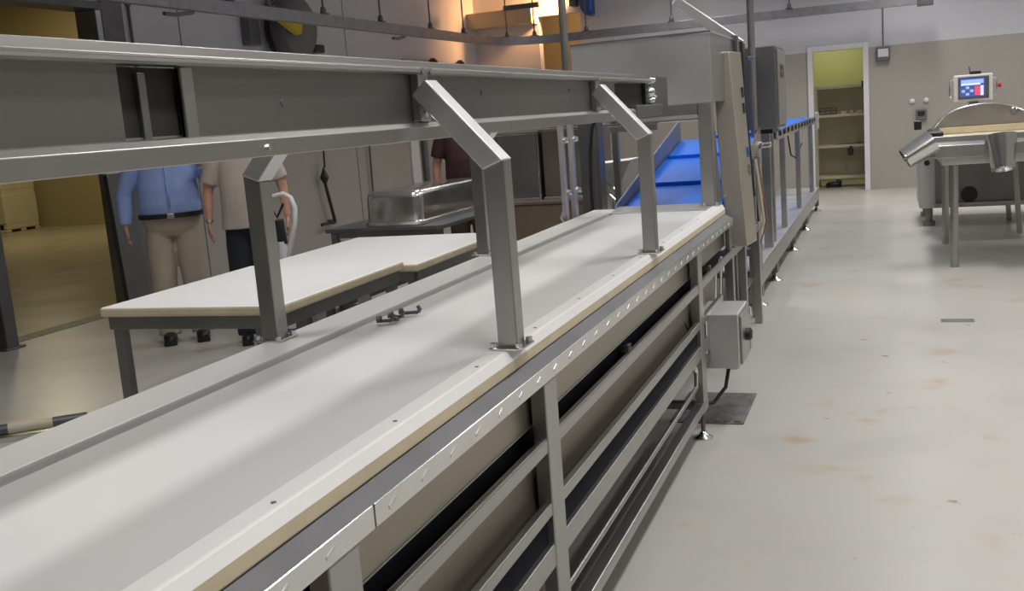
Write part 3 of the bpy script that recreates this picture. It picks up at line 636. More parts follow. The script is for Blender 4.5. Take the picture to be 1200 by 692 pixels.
MB().box(hx-.27, hx+.27, hy+.10, hy+.16, .06, .30).build('fork_heel', steel_dark, pj, .01)
for s in (-1, 1): MB().lathe((hx+s*.09-.03, hy, .09), [(.0001, 0), (.09, 0), (.09, .06), (.0001, .06)], 18, (1, 0, 0)).build('steer_wheel', steel_pol, pj, 0, True)
# things on the floor at the left
t = thing('floor_pipe', 'dark pipe wrapped with a yellow band lying on the floor', 'pipe', (-4.5, 4.15, 0))
MB().tube([(-5.0, 3.80, .03), (-4.30, 4.36, .03)], .03, 12).build('tube', steel_dark, t, 0, True)
MB().tube([(-4.62, 4.104, .03), (-4.44, 4.248, .03)], .032, 12).build('yellow_band', cream_paint, t, 0, True)
tag(MB().bar((-4.90, 3.66, .015), (-4.25, 4.20, .015), .05, .03).build('steel_flat_bar', steel_pol, None, .004), 'bright flat steel bar lying beside the dark pipe', 'bar')

# ------------------------------------------------------------------ people
def remeshed(b, name, mt, parent, voxel, it=6, fac=.5):
    me = b.mesh(name+'_src', mt); o = bpy.data.objects.new(name+'_src', me); COL.objects.link(o)
    r_ = o.modifiers.new('r', 'REMESH'); r_.mode = 'VOXEL'; r_.voxel_size = voxel; r_.use_smooth_shade = True
    s_ = o.modifiers.new('s', 'SMOOTH'); s_.iterations = it; s_.factor = fac
    dg_ = bpy.context.evaluated_depsgraph_get(); me2 = bpy.data.meshes.new_from_object(o.evaluated_get(dg_), depsgraph=dg_)
    bpy.data.objects.remove(o); bpy.data.meshes.remove(me)
    me2.name = name; me2.materials.clear(); me2.materials.append(mt)
    for p in me2.polygons: p.use_smooth = True; p.material_index = 0
    q = bpy.data.objects.new(name, me2); COL.objects.link(q); q.parent = parent
    return q
def hand(b, w, d, side, palm_n):
    """w wrist point, d direction of hand, side = +1/-1 thumb side sign along 'acr'"""
    w = Vector(w); d = Vector(d).normalized(); pn = Vector(palm_n); acr = d.cross(pn).normalized()*side; pn = acr.cross(d).normalized()*side
    c = w+d*.05
    b.tube([w-d*.02, w+d*.02, w+d*.05, w+d*.085, w+d*.095], [.020, .024, .030, .036, .030], 12, ry=[.016, .017, .018, .016, .010])
    # orient palm ellipse by adding two side tubes
    for k, o_ in enumerate((-.028, -.009, .010, .028)):
        L = (.062, .072, .068, .052)[k]; s0 = w+d*.085+acr*(-o_)
        cur = pn*(.012)
        b.tube([w+d*.03+acr*(-o_*.7), s0, s0+d*L*.45+cur*.4, s0+d*L*.8+cur*1.6, s0+d*L*.95+cur*2.6], [.012, .0105, .0095, .0088, .006], 8)
    b.tube([w+d*.025+acr*.018, w+d*.05+acr*.042+pn*.006, w+d*.085+acr*.05+pn*.014, w+d*.105+acr*.048+pn*.02], [.014, .013, .010, .007], 8)
def person(label, loc, rz, shirt_m, trous_m, belly, arms, sleeve, tuck, hair_m, belt=False, watch=False, H=1.0, W=1.0):
    t = thing('person', label, 'person', loc, rz)
    sk = Matrix.Scale(H, 4)
    B = MB()
    B.sections([(0, 0, .84, .15, .10), (0, 0, .95, .16, .11), (0, -.01, 1.08, .145+belly*.3, .105+belly*.5), (0, -.005, 1.25, .155, .11), (0, .005, 1.38, .165, .105), (0, .01, 1.46, .14, .08), (0, .015, 1.50, .07, .06)])
    B.tube([(0, .015, 1.45), (0, .0, 1.60)], [.062, .056], 14)
    B.ellipsoid((0, -.012, 1.675), .076, .098, .115, 20, 14); B.ellipsoid((0, -.045, 1.615), .052, .055, .055)
    B.tube([(0, -.105, 1.685), (0, -.122, 1.655), (0, -.100, 1.64)], [.009, .014, .010], 8)
    for s in (-1, 1): B.ellipsoid((s*.078, .005, 1.672), .010, .022, .034, 10, 8)
    B.ellipsoid((0, -.10, 1.605), .024, .012, .010); B.ellipsoid((0, -.095, 1.712), .05, .014, .010)
    for s in (-1, 1):
        B.tube([(s*.09, 0, .90), (s*.095, -.005, .70), (s*.10, -.005, .50), (s*.10, .005, .38), (s*.105, .01, .10)], [.085, .07, .052, .05, .035], 14)
        B.ellipsoid((s*.11, -.06, .055), .04, .11, .04)
    for s, a in zip((-1, 1), arms):
        sh, el, wr = [Vector(p) for p in a[:3]]; mid = sh.lerp(el, .5); m2 = el.lerp(wr, .4)
        B.tube([Vector((s*.10, .01, 1.42)), sh, mid, el, m2, wr], [.055, .055, .047, .040, .040, .026], 14)
        hand(B, wr, a[3], a[4], a[5])
    body = remeshed(B, 'body', skin, t, .0075, 4)
    # trousers
    T = MB(); zb = .99 if tuck else .95
    T.sections([(0, 0, .83, .13, .10), (0, 0, .89, .178, .132), (0, -.005, .95, .178+belly*.5, .130+belly*.4), (0, -.01, 1.02, .172+belly*.8, .125+belly*.8)])
    for s in (-1, 1):
        T.tube([(s*.088, 0, .90), (s*.095, -.004, .72), (s*.105, -.006, .50), (s*.108, .004, .30), (s*.112, .012, .085), (s*.112, .006, .055)], [.098, .100, .090, .084, .079, .077], 18)
    remeshed(T, 'trousers', trous_m, t, .010, 4)
    # shirt
    C = MB(); hem = 1.0 if tuck else .88
    hb = .178+belly*.9
    C.sections([(0, -.012, hem, hb+(.0 if tuck else .012), .130+belly*.9), (0, -.018, 1.08, .176+belly, .134+belly), (0, -.012, 1.20, .178+belly*.7, .138+belly*.7), (0, 0, 1.33, .188, .135), (0, .008, 1.43, .175, .112), (0, .012, 1.485, .11, .085), (0, .015, 1.525, .072, .07)])
    for s, a in zip((-1, 1), arms):
        sh, el, wr = [Vector(p) for p in a[:3]]
        if sleeve == 'long':
            C.tube([Vector((s*.10, .01, 1.42)), sh, sh.lerp(el, .5), el, el.lerp(wr, .5), el.lerp(wr, .93), el.lerp(wr, .99)], [.075, .074, .064, .056, .052, .042, .041], 16)
        else:
            C.tube([Vector((s*.10, .01, 1.42)), sh, sh.lerp(el, .4), sh.lerp(el, .72), sh.lerp(el, .76)], [.075, .076, .070, .070, .069], 16)
    sh_o = remeshed(C, 'shirt', shirt_m, t, .009, 4)
    # collar, placket
    MB().lathe((0, .014, 1.515), [(.066, 0), (.078, -.012), (.074, .022), (.064, .03)], 18).build('collar', shirt_m, t, 0, 'all', local=True)
    if sleeve == 'long':
        MB().tube([(0, -.155-belly, 1.06), (0, -.158-belly*.7, 1.20), (0, -.140, 1.33), (0, -.105, 1.44)], .009, 6).build('placket', shirt_m, t, 0, 'all', local=True)
    if belt:
        g_ = MB(); n_ = 32; ring = []
        rx, ry, cy, z0 = .178+belly*.86, .133+belly*.86, -.010, .995
        for zz, gr in ((z0-.018, .004), (z0-.018, .012), (z0+.018, .012), (z0+.018, .004)):
            for j in range(n_):
                a_ = 2*math.pi*j/n_; c_, d_ = math.cos(a_), math.sin(a_)
                ring.append(((rx+gr)*math.copysign(abs(c_)**.87, c_), cy+(ry+gr)*math.copysign(abs(d_)**.87, d_), zz))
        g_.add(ring, [(i*n_+j, i*n_+(j+1) % n_, ((i+1) % 4)*n_+(j+1) % n_, ((i+1) % 4)*n_+j) for i in range(4) for j in range(n_)])
        bo = g_.build('belt', leather, t, 0, True, local=True)
        MB().box(-.025, .025, cy-ry-.022, cy-ry-.008, z0-.018, z0+.018).build('buckle', steel_pol, bo, .004, local=True)
    for s in (-1, 1):
        z = MB()
        z.ellipsoid((s*.112, -.055, .048), .050, .135, .048, 16, 10); z.ellipsoid((s*.112, .03, .06), .045, .06, .055); z.box(s*.112-.045, s*.112+.045, -.17, .08, .0, .03)
        remeshed(z, 'shoe', leather, t, .009, 5)
    hr = MB(); hr.ellipsoid((0, .008, 1.70), .083, .102, .105, 20, 14)
    ho = remeshed(hr, 'hair', hair_m, t, .010, 3)
    import bmesh
    bm = bmesh.new(); bm.from_mesh(ho.data)
    bmesh.ops.delete(bm, geom=[v for v in bm.verts if v.co.z < 1.735-(.10 if v.co.y > .02 else 0) and v.co.y < .06 or v.co.z < 1.62], context='VERTS'); bm.to_mesh(ho.data); bm.free()
    for s in (-1, 1): MB().ellipsoid((s*.030, -.102, 1.682), .012, .006, .007, 10, 6).build('eye', eye_m, t, 0, 'all', local=True)
    MB().ellipsoid((0, -.111, 1.603), .022, .006, .005, 10, 6).build('mouth', lip_m, t, 0, 'all', local=True)
    if watch:
        a = arms[0]; el, wr = Vector(a[1]), Vector(a[2]); d = (wr-el).normalized()
        MB().tube([wr-d*.02, wr-d*.002], .031, 14).build('wristwatch', steel_pol, t, 0, True, local=True)
    t.scale = (H*W, H*W, H)
    return t
down = lambda s, f=0: ((s*.205, .01, 1.42), (s*(.275+f), .02, 1.16), (s*(.285+f), -.03, .94), (s*.03, -.12, -1), 1 if s < 0 else -1, (-s, 0, 0))
upL = ((.205, .01, 1.42), (.30, .0, 1.21), (.24, -.20, 1.36), (-.2, -.4, 1), -1, (0, -1, .3))
p1 = person('man in a light blue long sleeved shirt, khaki trousers and dark belt', (-5.20, 6.42, 0), math.radians(37), shirt_blue, khaki, .035, (down(-1, .02), upL), 'long', True, hair_gr, belt=True, W=1.10)
p2 = person('man in a beige short sleeved polo and black trousers behind the jack', (-4.50, 6.42, 0), math.radians(33), polo, navy, .02, (down(-1, .01), down(1, .01)), 'short', False, hair_dk, watch=True, H=.99, W=.97)
p3 = person('person in a dark maroon T-shirt standing beyond the steel tub', (-3.62, 8.60, 0), math.radians(18), maroon, brown_tr, .02, (down(-1), down(1)), 'short', False, hair_dk)

# ------------------------------------------------------------------ packing table and weighing machine on the right
rt_ = thing('packing_table', 'stainless packing table with round legs and a raised lip', 'table', (1.05, 9.95, 0))
MB().box(.36, 1.78, 9.10, 10.80, .955, .975).build('tray', steel, rt_, .004)
for a in ((.34, 1.80, 9.08, 9.10), (.34, 1.80, 10.80, 10.82)): MB().box(*a, .925, 1.03).build('lip', steel, rt_, .006)
for a in ((.34, .36, 9.10, 10.80), (1.78, 1.80, 9.10, 10.80)): MB().box(*a, .925, 1.03).build('lip', steel, rt_, .006)
MB().box(.40, 1.74, 9.14, 9.20, .865, .955).build('apron', steel_mat, rt_, .004)
MB().box(.40, 1.74, 10.70, 10.76, .865, .955).build('apron', steel_mat, rt_, .004)
for x in (.40, 1.68): MB().box(x, x+.06, 9.2, 10.7, .865, .955).build('apron', steel_mat, rt_, .004)
for x in (.50, 1.66):
    for y in (9.22, 10.66):
        l = MB().tube([(x, y, .0), (x, y, .90)], .033, 14).build('leg', steel, rt_, 0, True)
fn = thing('steel_spout', 'shiny open steel spout tilted out over the corner of the packing table', 'spout', (.22, 9.05, 1.02))
def spout(t, a, bb, ra, rb):
    a = Vector(a); bb = Vector(bb); d = bb-a; L = d.length
    MB().lathe(a, [(ra, 0), (rb, L), (rb-.006, L), (ra-.006, 0), (ra, 0)], 28, d).build('tube', steel_pol, t, 0, True)
    MB().lathe(a, [(ra+.005, 0), (ra+.005, .012), (ra-.003, .012), (ra-.003, 0), (ra+.005, 0)], 28, d).build('rim', steel_pol, t, 0, True)
spout(fn, (.115, 9.02, .945), (.335, 9.06, 1.075), .085, .10)
MB().box(.30, .35, 9.04, 9.10, .94, 1.03).build('bracket', steel_dull, fn, .004)
fn2 = thing('steel_spout', 'shiny tapered steel spout hanging upright at the front lip of the packing table', 'spout', (.83, 8.98, .82))
spout(fn2, (.845, 8.93, .82), (.825, 9.0, 1.09), .085, .125)
MB().box(.80, .86, 9.02, 9.10, .93, 1.03).build('bracket', steel_dull, fn2, .004)

wm = thing('weighing_machine', 'stainless weighing machine with a low arched hood and cream belt behind the packing table', 'machine', (1.3, 12.3, 0))
MB().box(.30, 1.66, 12.05, 13.2, .20, .80).build('body', steel_mat, wm, .012)
MB().box(.46, 1.52, 12.02, 12.049, .25, .74).build('front_door', steel_dull, wm, .006)
MB().lathe((.80, 12.02, .34), [(.085, 0), (.085, .02), (.05, .03), (.0001, .03)], 20, (0, -1, 0)).build('round_port', black_pl, wm, 0, True)
MB().lathe((.38, 12.05, .70), [(.03, 0), (.03, .02), (.0001, .02)], 14, (0, -1, 0)).build('round_port', black_pl, wm, 0, True)
for x in (.40, 1.56):
    for y in (12.15, 13.1): MB().lathe((x, y, 0), [(.065, 0), (.065, .05), (.04, .06), (.04, .20)], 16).build('foot', steel_dull, wm, 0, True)
for x0, x1, y0, y1 in ((.46, .52, 11.0, 11.05), (1.60, 1.66, 11.0, 11.05)): MB().box(x0, x1, y0, 12.05, .80, .86).build('side_arm', steel, wm, .006)
MB().box(.44, 1.70, 10.95, 12.6, .93, .975).build('belt_bed', steel, wm, .006)
MB().box(.50, 1.64, 10.93, 12.62, .975, .985).build('cream_belt', cream_pl, wm, .003)
for x in (.42, 1.70): MB().box(x, x+.05, 10.98, 12.5, .90, 1.0).build('bed_side', steel_dull, wm, .006)
MB().box(.36, .52, 11.4, 11.8, .98, 1.05).build('black_guide', black_pl, wm, .01)
for x in (1.215, 1.24):
    MB().bar((x-.06, 11.3 if x < 1.22 else 12.5, .9), (x, 11.26 if x < 1.22 else 12.5, 0), .05, .05, (0, 1, 0)).build('support_leg', steel, wm, .004)
MB().box(.45, 1.55, 11.96, 12.0, .22, .26).build('tie_bar', steel, wm, .004)
# hood: low arch
def arch(x0, x1, zs, ze, n=12): return [(x0+(x1-x0)*k/n, zs+(ze-zs)*math.sin(math.pi*k/n)**.7) for k in range(n+1)]
pr = [(.44, 1.02), (.48, 1.08), (.58, 1.20)]+[(x, z) for x, z in arch(.64, 1.30, 1.23, 1.30)]+[(1.36, 1.20), (1.46, 1.08), (1.50, 1.02)]
MB().prism(pr, 'y', 12.35, 12.75).build('hood', steel, wm, .012, True)
MB().box(.42, 1.52, 12.30, 12.80, .80, 1.02).build('hood_base', steel_mat, wm, .008)
MB().box(.52, 1.44, 12.28, 12.299, .99, 1.06).build('entry_flap', cream_pl, wm, .004)
MB().lathe((1.27, 12.35, 1.19), [(.04, 0), (.045, .02), (.03, .05), (.0001, .05)], 14, (0, -1, 0)).build('hood_knob', steel_pol, wm, 0, True)
MB().box(.26, .34, 12.4, 12.5, 1.05, 1.15).build('side_sensor', black_pl, wm, .01)
MB().tube([(.34, 12.3, .98), (.42, 12.1, 1.05), (.40, 11.8, 1.02)], .02, 8).build('cable', black_pl, wm, 0, True)
MB().box(.83, .93, 12.48, 12.56, 1.27, 1.36).build('panel_neck', steel, wm, .006)
tp = MB().box(.675, 1.065, 12.42, 12.54, 1.325, 1.615).build('touch_panel', paint_white, wm, .012)
MB().box(.715, 1.025, 12.410, 12.422, 1.352, 1.590).build('screen_bezel', steel_dark, tp, .003)
MB().box(.735, .985, 12.4075, 12.411, 1.375, 1.575).build('screen', scr_bg, tp)
MB().box(.745, .97, 12.4055, 12.4085, 1.515, 1.56).build('screen_banner', scr_lt, tp)
MB().box(.745, .94, 12.4045, 12.408, 1.50, 1.52).build('screen_banner', scr_wh, tp)
MB().box(.885, .935, 12.4045, 12.408, 1.39, 1.485).build('screen_key', scr_rd, tp)
MB().box(.94, .97, 12.4045, 12.408, 1.385, 1.49).build('screen_key', scr_wh, tp)
for i in range(3):
    for j in range(3): MB().box(.75+i*.043, .785+i*.043, 12.4045, 12.408, 1.39+j*.035, 1.418+j*.035).build('screen_key', scr_lt if (i+j) % 2 else scr_bg, tp)
for x, s in ((.655, -1), (1.085, 1)): MB().tube([(x-s*.02, 12.46, 1.37), (x+s*.02, 12.46, 1.38), (x+s*.02, 12.46, 1.56), (x-s*.02, 12.46, 1.57)], .010, 8).build('panel_handle', steel_pol, tp, 0, True)
MB().lathe((1.10, 12.47, 1.48), [(.018, 0), (.018, .03), (.028, .03), (.028, .05), (.0001, .055)], 14, (1, 0, 0)).build('stop_button', red_pl, tp, 0, True)
MB().box(.84, .95, 12.43, 12.50, 1.615, 1.65).build('camera_head', black_pl, tp, .01)
MB().tube([(.84, 12.46, 1.62), (.83, 12.46, 1.70)], .006, 6).build('antenna', black_pl, tp)

# ------------------------------------------------------------------ wall fittings at the back
wb = thing('wall_lamp', 'small square grey bulkhead lamp on the back wall beside the door', 'lamp', (-.075, YB, 1.97))
MB().box(-.175, .025, YB-.09, YB, 1.975, 2.19).build('housing', galv, wb, .01)
MB().box(-.15, .0, YB-.10, YB-.085, 2.03, 2.15).build('glass', paint_white, wb, .004)
MB().tube([(-.075, YB-.015, 2.19), (-.075, YB-.015, 2.9), (-.075, YB-.015, CEIL)], .009, 8).build('conduit', galv, wb, 0, True)
for x, lb in ((.335, 'small white wall cap nearer the door on the taupe wall'), (.535, 'small white wall cap nearer the weighing machine on the taupe wall')):
    tag(MB().lathe((x, YB, 1.33), [(.035, 0), (.035, .03), (.02, .04), (.0001, .04)], 14, (0, -1, 0)).build('wall_disc', paint_white, None, 0, True), lb, 'wall disc')
so = thing('wall_socket', 'dark grey socket box low on the back wall behind the machine', 'socket', (.45, YB, 1.04))
MB().box(.38, .54, YB-.06, YB, 1.04, 1.20).build('box', grey_pl, so, .01); MB().box(.41, .51, YB-.075, YB-.055, 1.10, 1.17).build('flap', black_pl, so, .006)
# shelf rack in the side room
rk = thing('storage_rack', 'cream shelf rack standing in the side room behind the door', 'shelf', (-.73, 17.95, 0))
for x in (-1.13, -.35):
    for y in (17.72, 18.18): MB().box(x-.02, x+.02, y-.02, y+.02, 0, 1.68).build('post', cream_paint, rk, .003)
for z in (.19, .70, 1.20, 1.66): MB().box(-1.11, -.37, 17.70, 18.20, z-.045, z).build('shelf', cream_paint, rk, .003)
MB().box(-1.12, -.36, 18.19, 18.20, .2, 1.66).build('back_sheet', cream_paint, rk)
bs = thing('wire_basket', 'dark wire basket on the upper shelf of the cream rack', 'basket', (-.95, 17.85, 1.20))
for z in (1.205, 1.26, 1.31): MB().tube([(-1.08, 17.72, z), (-.82, 17.72, z), (-.82, 18.0, z), (-1.08, 18.0, z), (-1.08, 17.72, z)], .006, 6).build('hoop', steel_dark, bs)
for x in (-1.08, -.99, -.90, -.82):
    for y in (17.72, 18.0): MB().tube([(x, y, 1.20), (x, y, 1.31)], .005, 6).build('upright', steel_dark, bs)
MB().box(-1.08, -.82, 17.72, 18.0, 1.20, 1.206).build('base', steel_dark, bs)
def block(name, label, cat, x0, x1, y0, y1, z0, z1, mt, bev=.01): return tag(MB().box(x0, x1, y0, y1, z0, z1).build(name, mt, None, bev), label, cat)
for i, (x, wd, lb) in enumerate(((-.70, .09, 'small pale box next to the wire basket on the shelf'), (-.58, .06, 'smallest pale box in the row on the upper shelf'), (-.46, .08, 'small pale box at the door side end of the upper shelf'))):
    t = thing('small_box', lb, 'box', (x, 17.8, 1.20)); MB().box(x-wd/2, x+wd/2, 17.75, 17.85, 1.20, 1.235).build('carton', cream_pl, t, .003); MB().box(x-wd/2-.003, x+wd/2+.003, 17.747, 17.853, 1.228, 1.243).build('lid', cream_paint, t, .002)
t = thing('hand_saw', 'dark flat hand tool lying on the middle shelf of the rack', 'tool', (-.62, 17.8, .70))
MB().prism([(-.80, 17.76), (-.52, 17.74), (-.52, 17.82), (-.80, 17.79)], 'z', .70, .712).build('blade', steel_dark, t); MB().box(-.52, -.42, 17.745, 17.815, .70, .73).build('handle', brown_wood, t, .01)
t = thing('hanging_glove', 'black glove hanging under the middle shelf of the rack', 'glove', (-.60, 17.72, .52))
b = MB(); b.ellipsoid((-.60, 17.69, .60), .05, .02, .055); b.tube([(-.60, 17.69, .64), (-.60, 17.695, .668)], .02, 8)
for k in range(4): b.tube([(-.63+k*.02, 17.69, .57), (-.635+k*.023, 17.69, .52)], .009, 6)
b.build('fabric', black_pl, t, 0, True)
t = thing('dark_shoe', 'dark work shoe on the floor under the cream rack', 'shoe', (-.85, 17.75, 0))
z_ = MB(); z_.ellipsoid((-.88, 17.75, .05), .13, .05, .05, 14, 8); z_.ellipsoid((-.80, 17.75, .08), .05, .045, .05); z_.build('upper', leather, t, 0, 'all'); MB().box(-1.0, -.75, 17.70, 17.80, 0, .022).build('sole', rubber, t, .01)

# ------------------------------------------------------------------ overhead meat rail
mr_ = thing('meat_rail', 'grey overhead meat rail turning the corner under the ceiling', 'rail', (-5.9, 12, 2.72))
RX, RY, RZ0, RZ1 = -5.97, 16.40, 2.715, 2.845
MB().box(RX-.035, RX+.035, 3.0, 15.4, RZ0, RZ1).build('rail_section', rail_m, mr_, .006)
b = MB(); n = 10; R_ = 1.0; cx_, cy_ = RX+R_, 15.4
ring = []
for k in range(n+1):
    a = math.pi-math.pi/2*k/n
    for rr in (R_-.035, R_+.035):
        for z in (RZ0, RZ1): ring.append((cx_+rr*math.cos(a), cy_+rr*math.sin(a), z))
fs = []
for k in range(n):
    o_ = k*4; p_ = o_+4; fs += [(o_, o_+1, p_+1, p_), (o_+2, p_+2, p_+3, o_+3), (o_, p_, p_+2, o_+2), (o_+1, o_+3, p_+3, p_+1)]
b.add(ring, fs+[(0, 2, 3, 1), (n*4, n*4+1, n*4+3, n*4+2)]); b.build('rail_bend', rail_m, mr_, 0, True)
MB().box(cx_, .55, RY-.035, RY+.035, RZ0, RZ1).build('rail_section', rail_m, mr_, .006)
MB().box(.40, .62, RY-.05, RY+.05, RZ0-.03, RZ1-.02).build('end_stop', steel_dark, mr_, .008)
hp = [(RX, y) for y in (6.9, 8.6, 9.3, 10.4, 11.8, 13.3, 14.5)]+[(RX+.16, 15.95), (-5.45, 16.28), (-4.6, RY), (-3.2, RY), (-1.4, RY), (-.1, RY)]
for x, y in hp:
    h_ = MB().tube([(x, y, RZ1), (x, y, CEIL)], .012, 8).build('hanger_rod', steel_dark, mr_, 0, True)
    MB().lathe((x, y, RZ1-.02), [(.03, 0), (.035, .05), (.03, .09), (.014, .11), (.0001, .12)], 12).build('hanger_nut', steel_dark, h_, 0, True)
    MB().box(x-.05, x+.05, y-.05, y+.05, RZ1, RZ1+.012).build('hanger_shoe', steel_dark, h_)
MB().box(-5.9, -5.3, 16.1, 16.18, 3.28, 3.36).build('cross_beam', steel_dark, mr_, .006)
for y, s in ((8.0, 1), (12.4, 1)): MB().tube([(RX+.03, y, RZ0-.02), (RX+.10, y-.35, RZ0-.07), (RX+.10, y-.5, RZ0-.07)], .018, 8).build('switch_arm', galv, mr_, 0, True)
# ------------------------------------------------------------------ things on the left wall
cr = thing('hose_reel', 'grey wall mounted hose reel with a yellow handle high on the left wall', 'reel', (XL, 10.7, 2.55))
MB().box(XL, XL+.12, 9.98, 10.18, 2.56, 2.93).build('wall_plate', galv, cr, .01)
MB().lathe((XL+.10, 10.75, 2.78), [(.0001, 0), (.36, 0), (.38, .05), (.36, .20), (.30, .25), (.0001, .27)], 28, (1, 0, 0)).build('drum', grey_pl, cr, .01, True)
MB().lathe((XL+.08, 10.75, 2.78), [(.39, 0), (.42, 0), (.42, .04), (.39, .04), (.39, 0)], 28, (1, 0, 0)).build('rim', black_pl, cr, 0, True)
MB().bar((XL+.42, 10.16, 2.86), (XL+.42, 10.52, 2.72), .10, .14, (0, 0, 1)).build('handle', yellow, cr, .02)
MB().box(XL+.1, XL+.30, 11.05, 11.28, 2.50, 2.60).build('hose_outlet', black_pl, cr, .02)
hg = thing('hanging_crank', 'black hanging crank rod with a diamond joint on the left wall', 'crank', (XL+.1, 11.3, .38))
MB().tube([(XL+.1, 11.33, 1.5), (XL+.1, 11.30, 1.10)], .012, 6).build('upper_rod', black_pl, hg)
MB().lathe((XL+.1, 11.27, .86), [(.0001, 0), (.06, .12), (.0001, .26)], 8).build('diamond_joint', black_pl, hg)
MB().tube([(XL+.1, 11.27, .90), (XL+.1, 11.42, .40)], .022, 8).build('lower_rod', black_pl, hg)
MB().tube([(XL+.1, 11.42, .40), (XL+.1, 11.08, .40)], .02, 8).build('crank_handle', black_pl, hg)
MB().box(XL, XL+.12, 11.30, 11.36, 1.46, 1.52).build('wall_hook', galv, hg)
MB().box(XL, XL+.10, 11.39, 11.45, .37, .43).build('wall_hook', galv, hg)
wr = thing('wall_rod', 'thin dark lance rod standing against the left wall', 'rod', (XL+.05, 12.6, 0))
MB().tube([(XL+.05, 12.65, 1.55), (XL+.05, 12.58, 0)], .015, 8).build('shaft', steel_dark, wr); MB().lathe((XL+.05, 12.58, .2), [(.02, 0), (.035, .03), (.035, .06), (.02, .09)], 10).build('coupling', black_pl, wr)
dp = thing('wall_pipe', 'dark upright pipe with a pale cover strip on the left wall', 'pipe', (XL+.06, 14.3, 0))
MB().box(XL+.001, XL+.03, 14.0, 14.28, 0, 2.0).build('pale_strip', paint_white, dp, .005); MB().tube([(XL+.06, 14.42, 0), (XL+.06, 14.42, 2.2)], .045, 12).build('dark_pipe', grey_pl, dp, 0, True)
tag(MB().tube([(XL+.02, 8.15, 0), (XL+.02, 8.15, CEIL)], .014, 8).lathe((XL+.02, 8.15, 2.85), [(.02, 0), (.05, .05), (.05, .1), (.02, .14)], 10).build('wall_conduit', steel_dark, None, 0, True), 'thin dark conduit with a fitting running up beside the store room opening', 'conduit')
wp = thing('wall_pipe_run', 'horizontal dark pipe with two round valves on the left wall', 'pipe', (XL+.06, 15, 2.25))
MB().tube([(XL+.06, 13.9, 2.49), (XL+.06, 16.4, 2.46)], .03, 10).build('run', steel_dark, wp, 0, True)
for y in (15.0, 16.1): MB().lathe((XL+.06, y, 2.47), [(.03, -.07), (.08, -.03), (.08, .05), (.03, .10)], 12).build('valve', black_pl, wp, 0, True)
for y in (14.1, 16.2): MB().box(XL, XL+.07, y-.02, y+.02, 2.44, 2.50).build('clip', galv, wp)
# beam, floodlight and blue dispenser in the far corner
struct(MB().box(XL, -5.62, YB-.35, YB, 3.10, 3.36).build('trim_2', wall_warm))
fl_ = thing('floodlight', 'bright warm floodlight above the narrow opening in the back wall', 'lamp', (-5.0, YB, 3.3))
MB().box(-4.97, -4.86, YB-.30, YB-.06, 3.30, 3.60).build('housing', steel_dark, fl_, .01)
MB().box(-4.985, -4.969, YB-.285, YB-.075, 3.315, 3.585).build('glass', lamp_warm, fl_)
MB().box(-4.94, -4.88, YB-.07, YB, 3.4, 3.5).build('bracket', steel_dark, fl_)
l = area('floodlight_light', (-5.0, YB-.18, 3.45), .2, .25, 42, (1, .48, .18), spread=100)
l.rotation_euler = Vector((-1, .02, -.35)).to_track_quat('-Z', 'Y').to_euler()
bd = thing('blue_dispenser', 'blue rounded plastic dispenser high on the back wall', 'dispenser', (-4.70, YB, 3.12))
b = MB(); pr = [(-4.60, 3.15), (-4.66, 3.12), (-4.74, 3.16), (-4.80, 3.26), (-4.82, 3.40), (-4.82, 3.62), (-4.60, 3.62)]
b.prism(pr, 'y', YB-.22, YB).build('shell', blue_pl, bd, .012); MB().box(-4.63, -4.60, YB-.235, YB-.2, 3.2, 3.6).build('front_strip', belt_blue, bd, .004)
pl_ = thing('passage_lamp', 'warm strip lamp on the passage wall behind the narrow opening', 'lamp', (-5.2, YB+2.19, 2.6))
MB().box(-5.7, -4.7, YB+2.12, YB+2.2, 2.58, 2.68).build('housing', steel_dark, pl_, .006); MB().box(-5.68, -4.72, YB+2.10, YB+2.125, 2.59, 2.67).build('tube', lamp_warm, pl_)

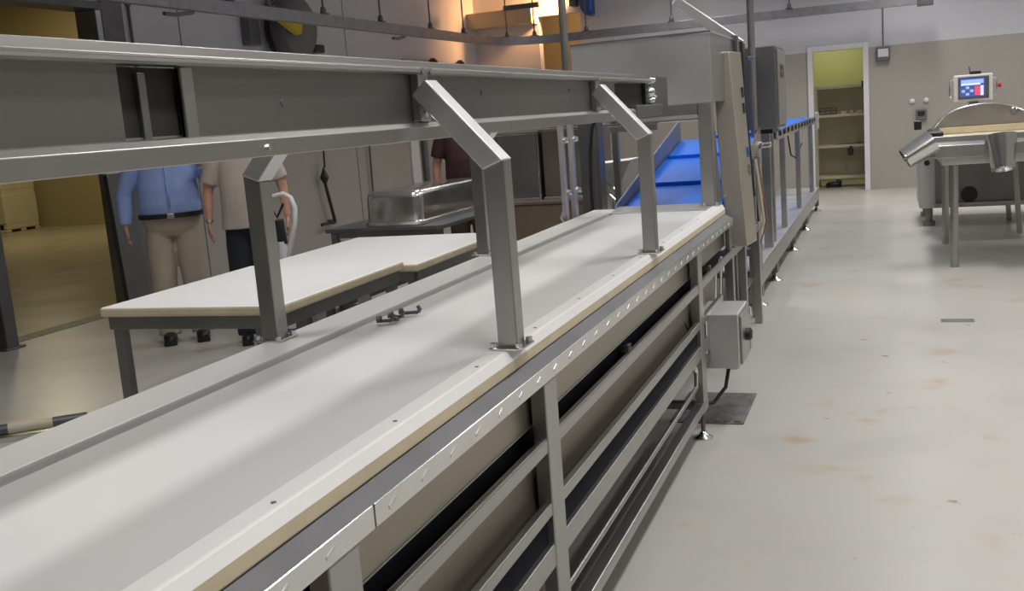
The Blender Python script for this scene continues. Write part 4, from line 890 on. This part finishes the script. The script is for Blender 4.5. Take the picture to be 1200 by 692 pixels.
# ------------------------------------------------------------------ store room contents
pb = thing('pallet_box', 'cream plastic pallet box with dark slots standing by the store room wall', 'box', (-18.1, 16.6, 0))
bx0, bx1, by0, by1 = -18.85, -17.40, 16.25, 17.15
MB().box(bx0+.03, bx1-.03, by0+.03, by1-.03, .18, 1.02).build('liner', steel_dark, pb)
for x0, x1 in ((bx0, bx0+.12), (bx1-.12, bx1), ((bx0+bx1)/2-.1, (bx0+bx1)/2+.1)): MB().box(x0+.004, x1-.004, by0+.01, by1-.01, .051, 1.05).build('corner_post', cream_paint, pb, .02)
for z0, z1 in ((.17, .80), (.88, 1.10)): MB().box(bx0, bx1, by0, by1, z0, z1).build('wall_band', cream_paint, pb, .02)
for y in (by0, (by0+by1)/2-.06, by1-.12): MB().box(bx0, bx1, y, y+.12, 0, .05).build('runner', cream_paint, pb, .01)
sl = thing('store_lamp', 'yellow glowing hanging lamp high up in the store room', 'lamp', (-14.5, 14.2, 5.05))
MB().lathe((-14.5, 14.2, 5.06), [(.30, 0), (.26, .10), (.08, .22), (.05, .30), (.0001, .30)], 20).build('shade', steel_dark, sl, 0, True)
MB().lathe((-14.5, 14.2, 5.05), [(.0001, 0), (.22, .0), (.22, .02), (.0001, .02)], 20).build('bulb_glass', lamp_yel, sl)
MB().tube([(-14.5, 14.2, 5.3), (-14.5, 14.2, 6.0)], .01, 6).build('cord', black_pl, sl)

# ------------------------------------------------------------------ floor fittings
dr = thing('floor_drain', 'square dark floor drain grating under the switch box', 'drain', (-.77, 4.96, 0))
MB().box(-1.02, -.665, 4.69, 5.22, 0, .006).build('frame', dirt, dr, .002)
for i in range(7): MB().box(-1.0+i*.048, -.972+i*.048, 4.71, 5.20, .006, .010).build('slat', dirt, dr)
t = thing('floor_cover', 'small narrow grey cover plate set in the open floor', 'cover plate', (.42, 7.05, 0)); MB().box(.30, .50, 7.0, 7.09, 0, .004).build('plate', galv, t, .001); bolts(t, [(.32, 7.045, .004), (.48, 7.045, .004)], r=.006, h=.002)

# ------------------------------------------------------------------ ceiling luminaires (real fittings above the frame)
proto = thing('ceiling_light', 'long white ceiling light fitting above the work area', 'lamp', (LIGHTS[0][0], LIGHTS[0][1], CEIL-.12), 0, 'ceiling lights')
MB().box(-.18, .18, -.78, .78, .02, .12).build('housing', paint_white, proto, .006, local=True); MB().box(-.15, .15, -.75, .75, .0, .02).build('diffuser', lamp_em, proto, local=True)
for x, y in LIGHTS[1:]:
    c_ = copy_tree(proto); c_.location = (x, y, CEIL-.12)
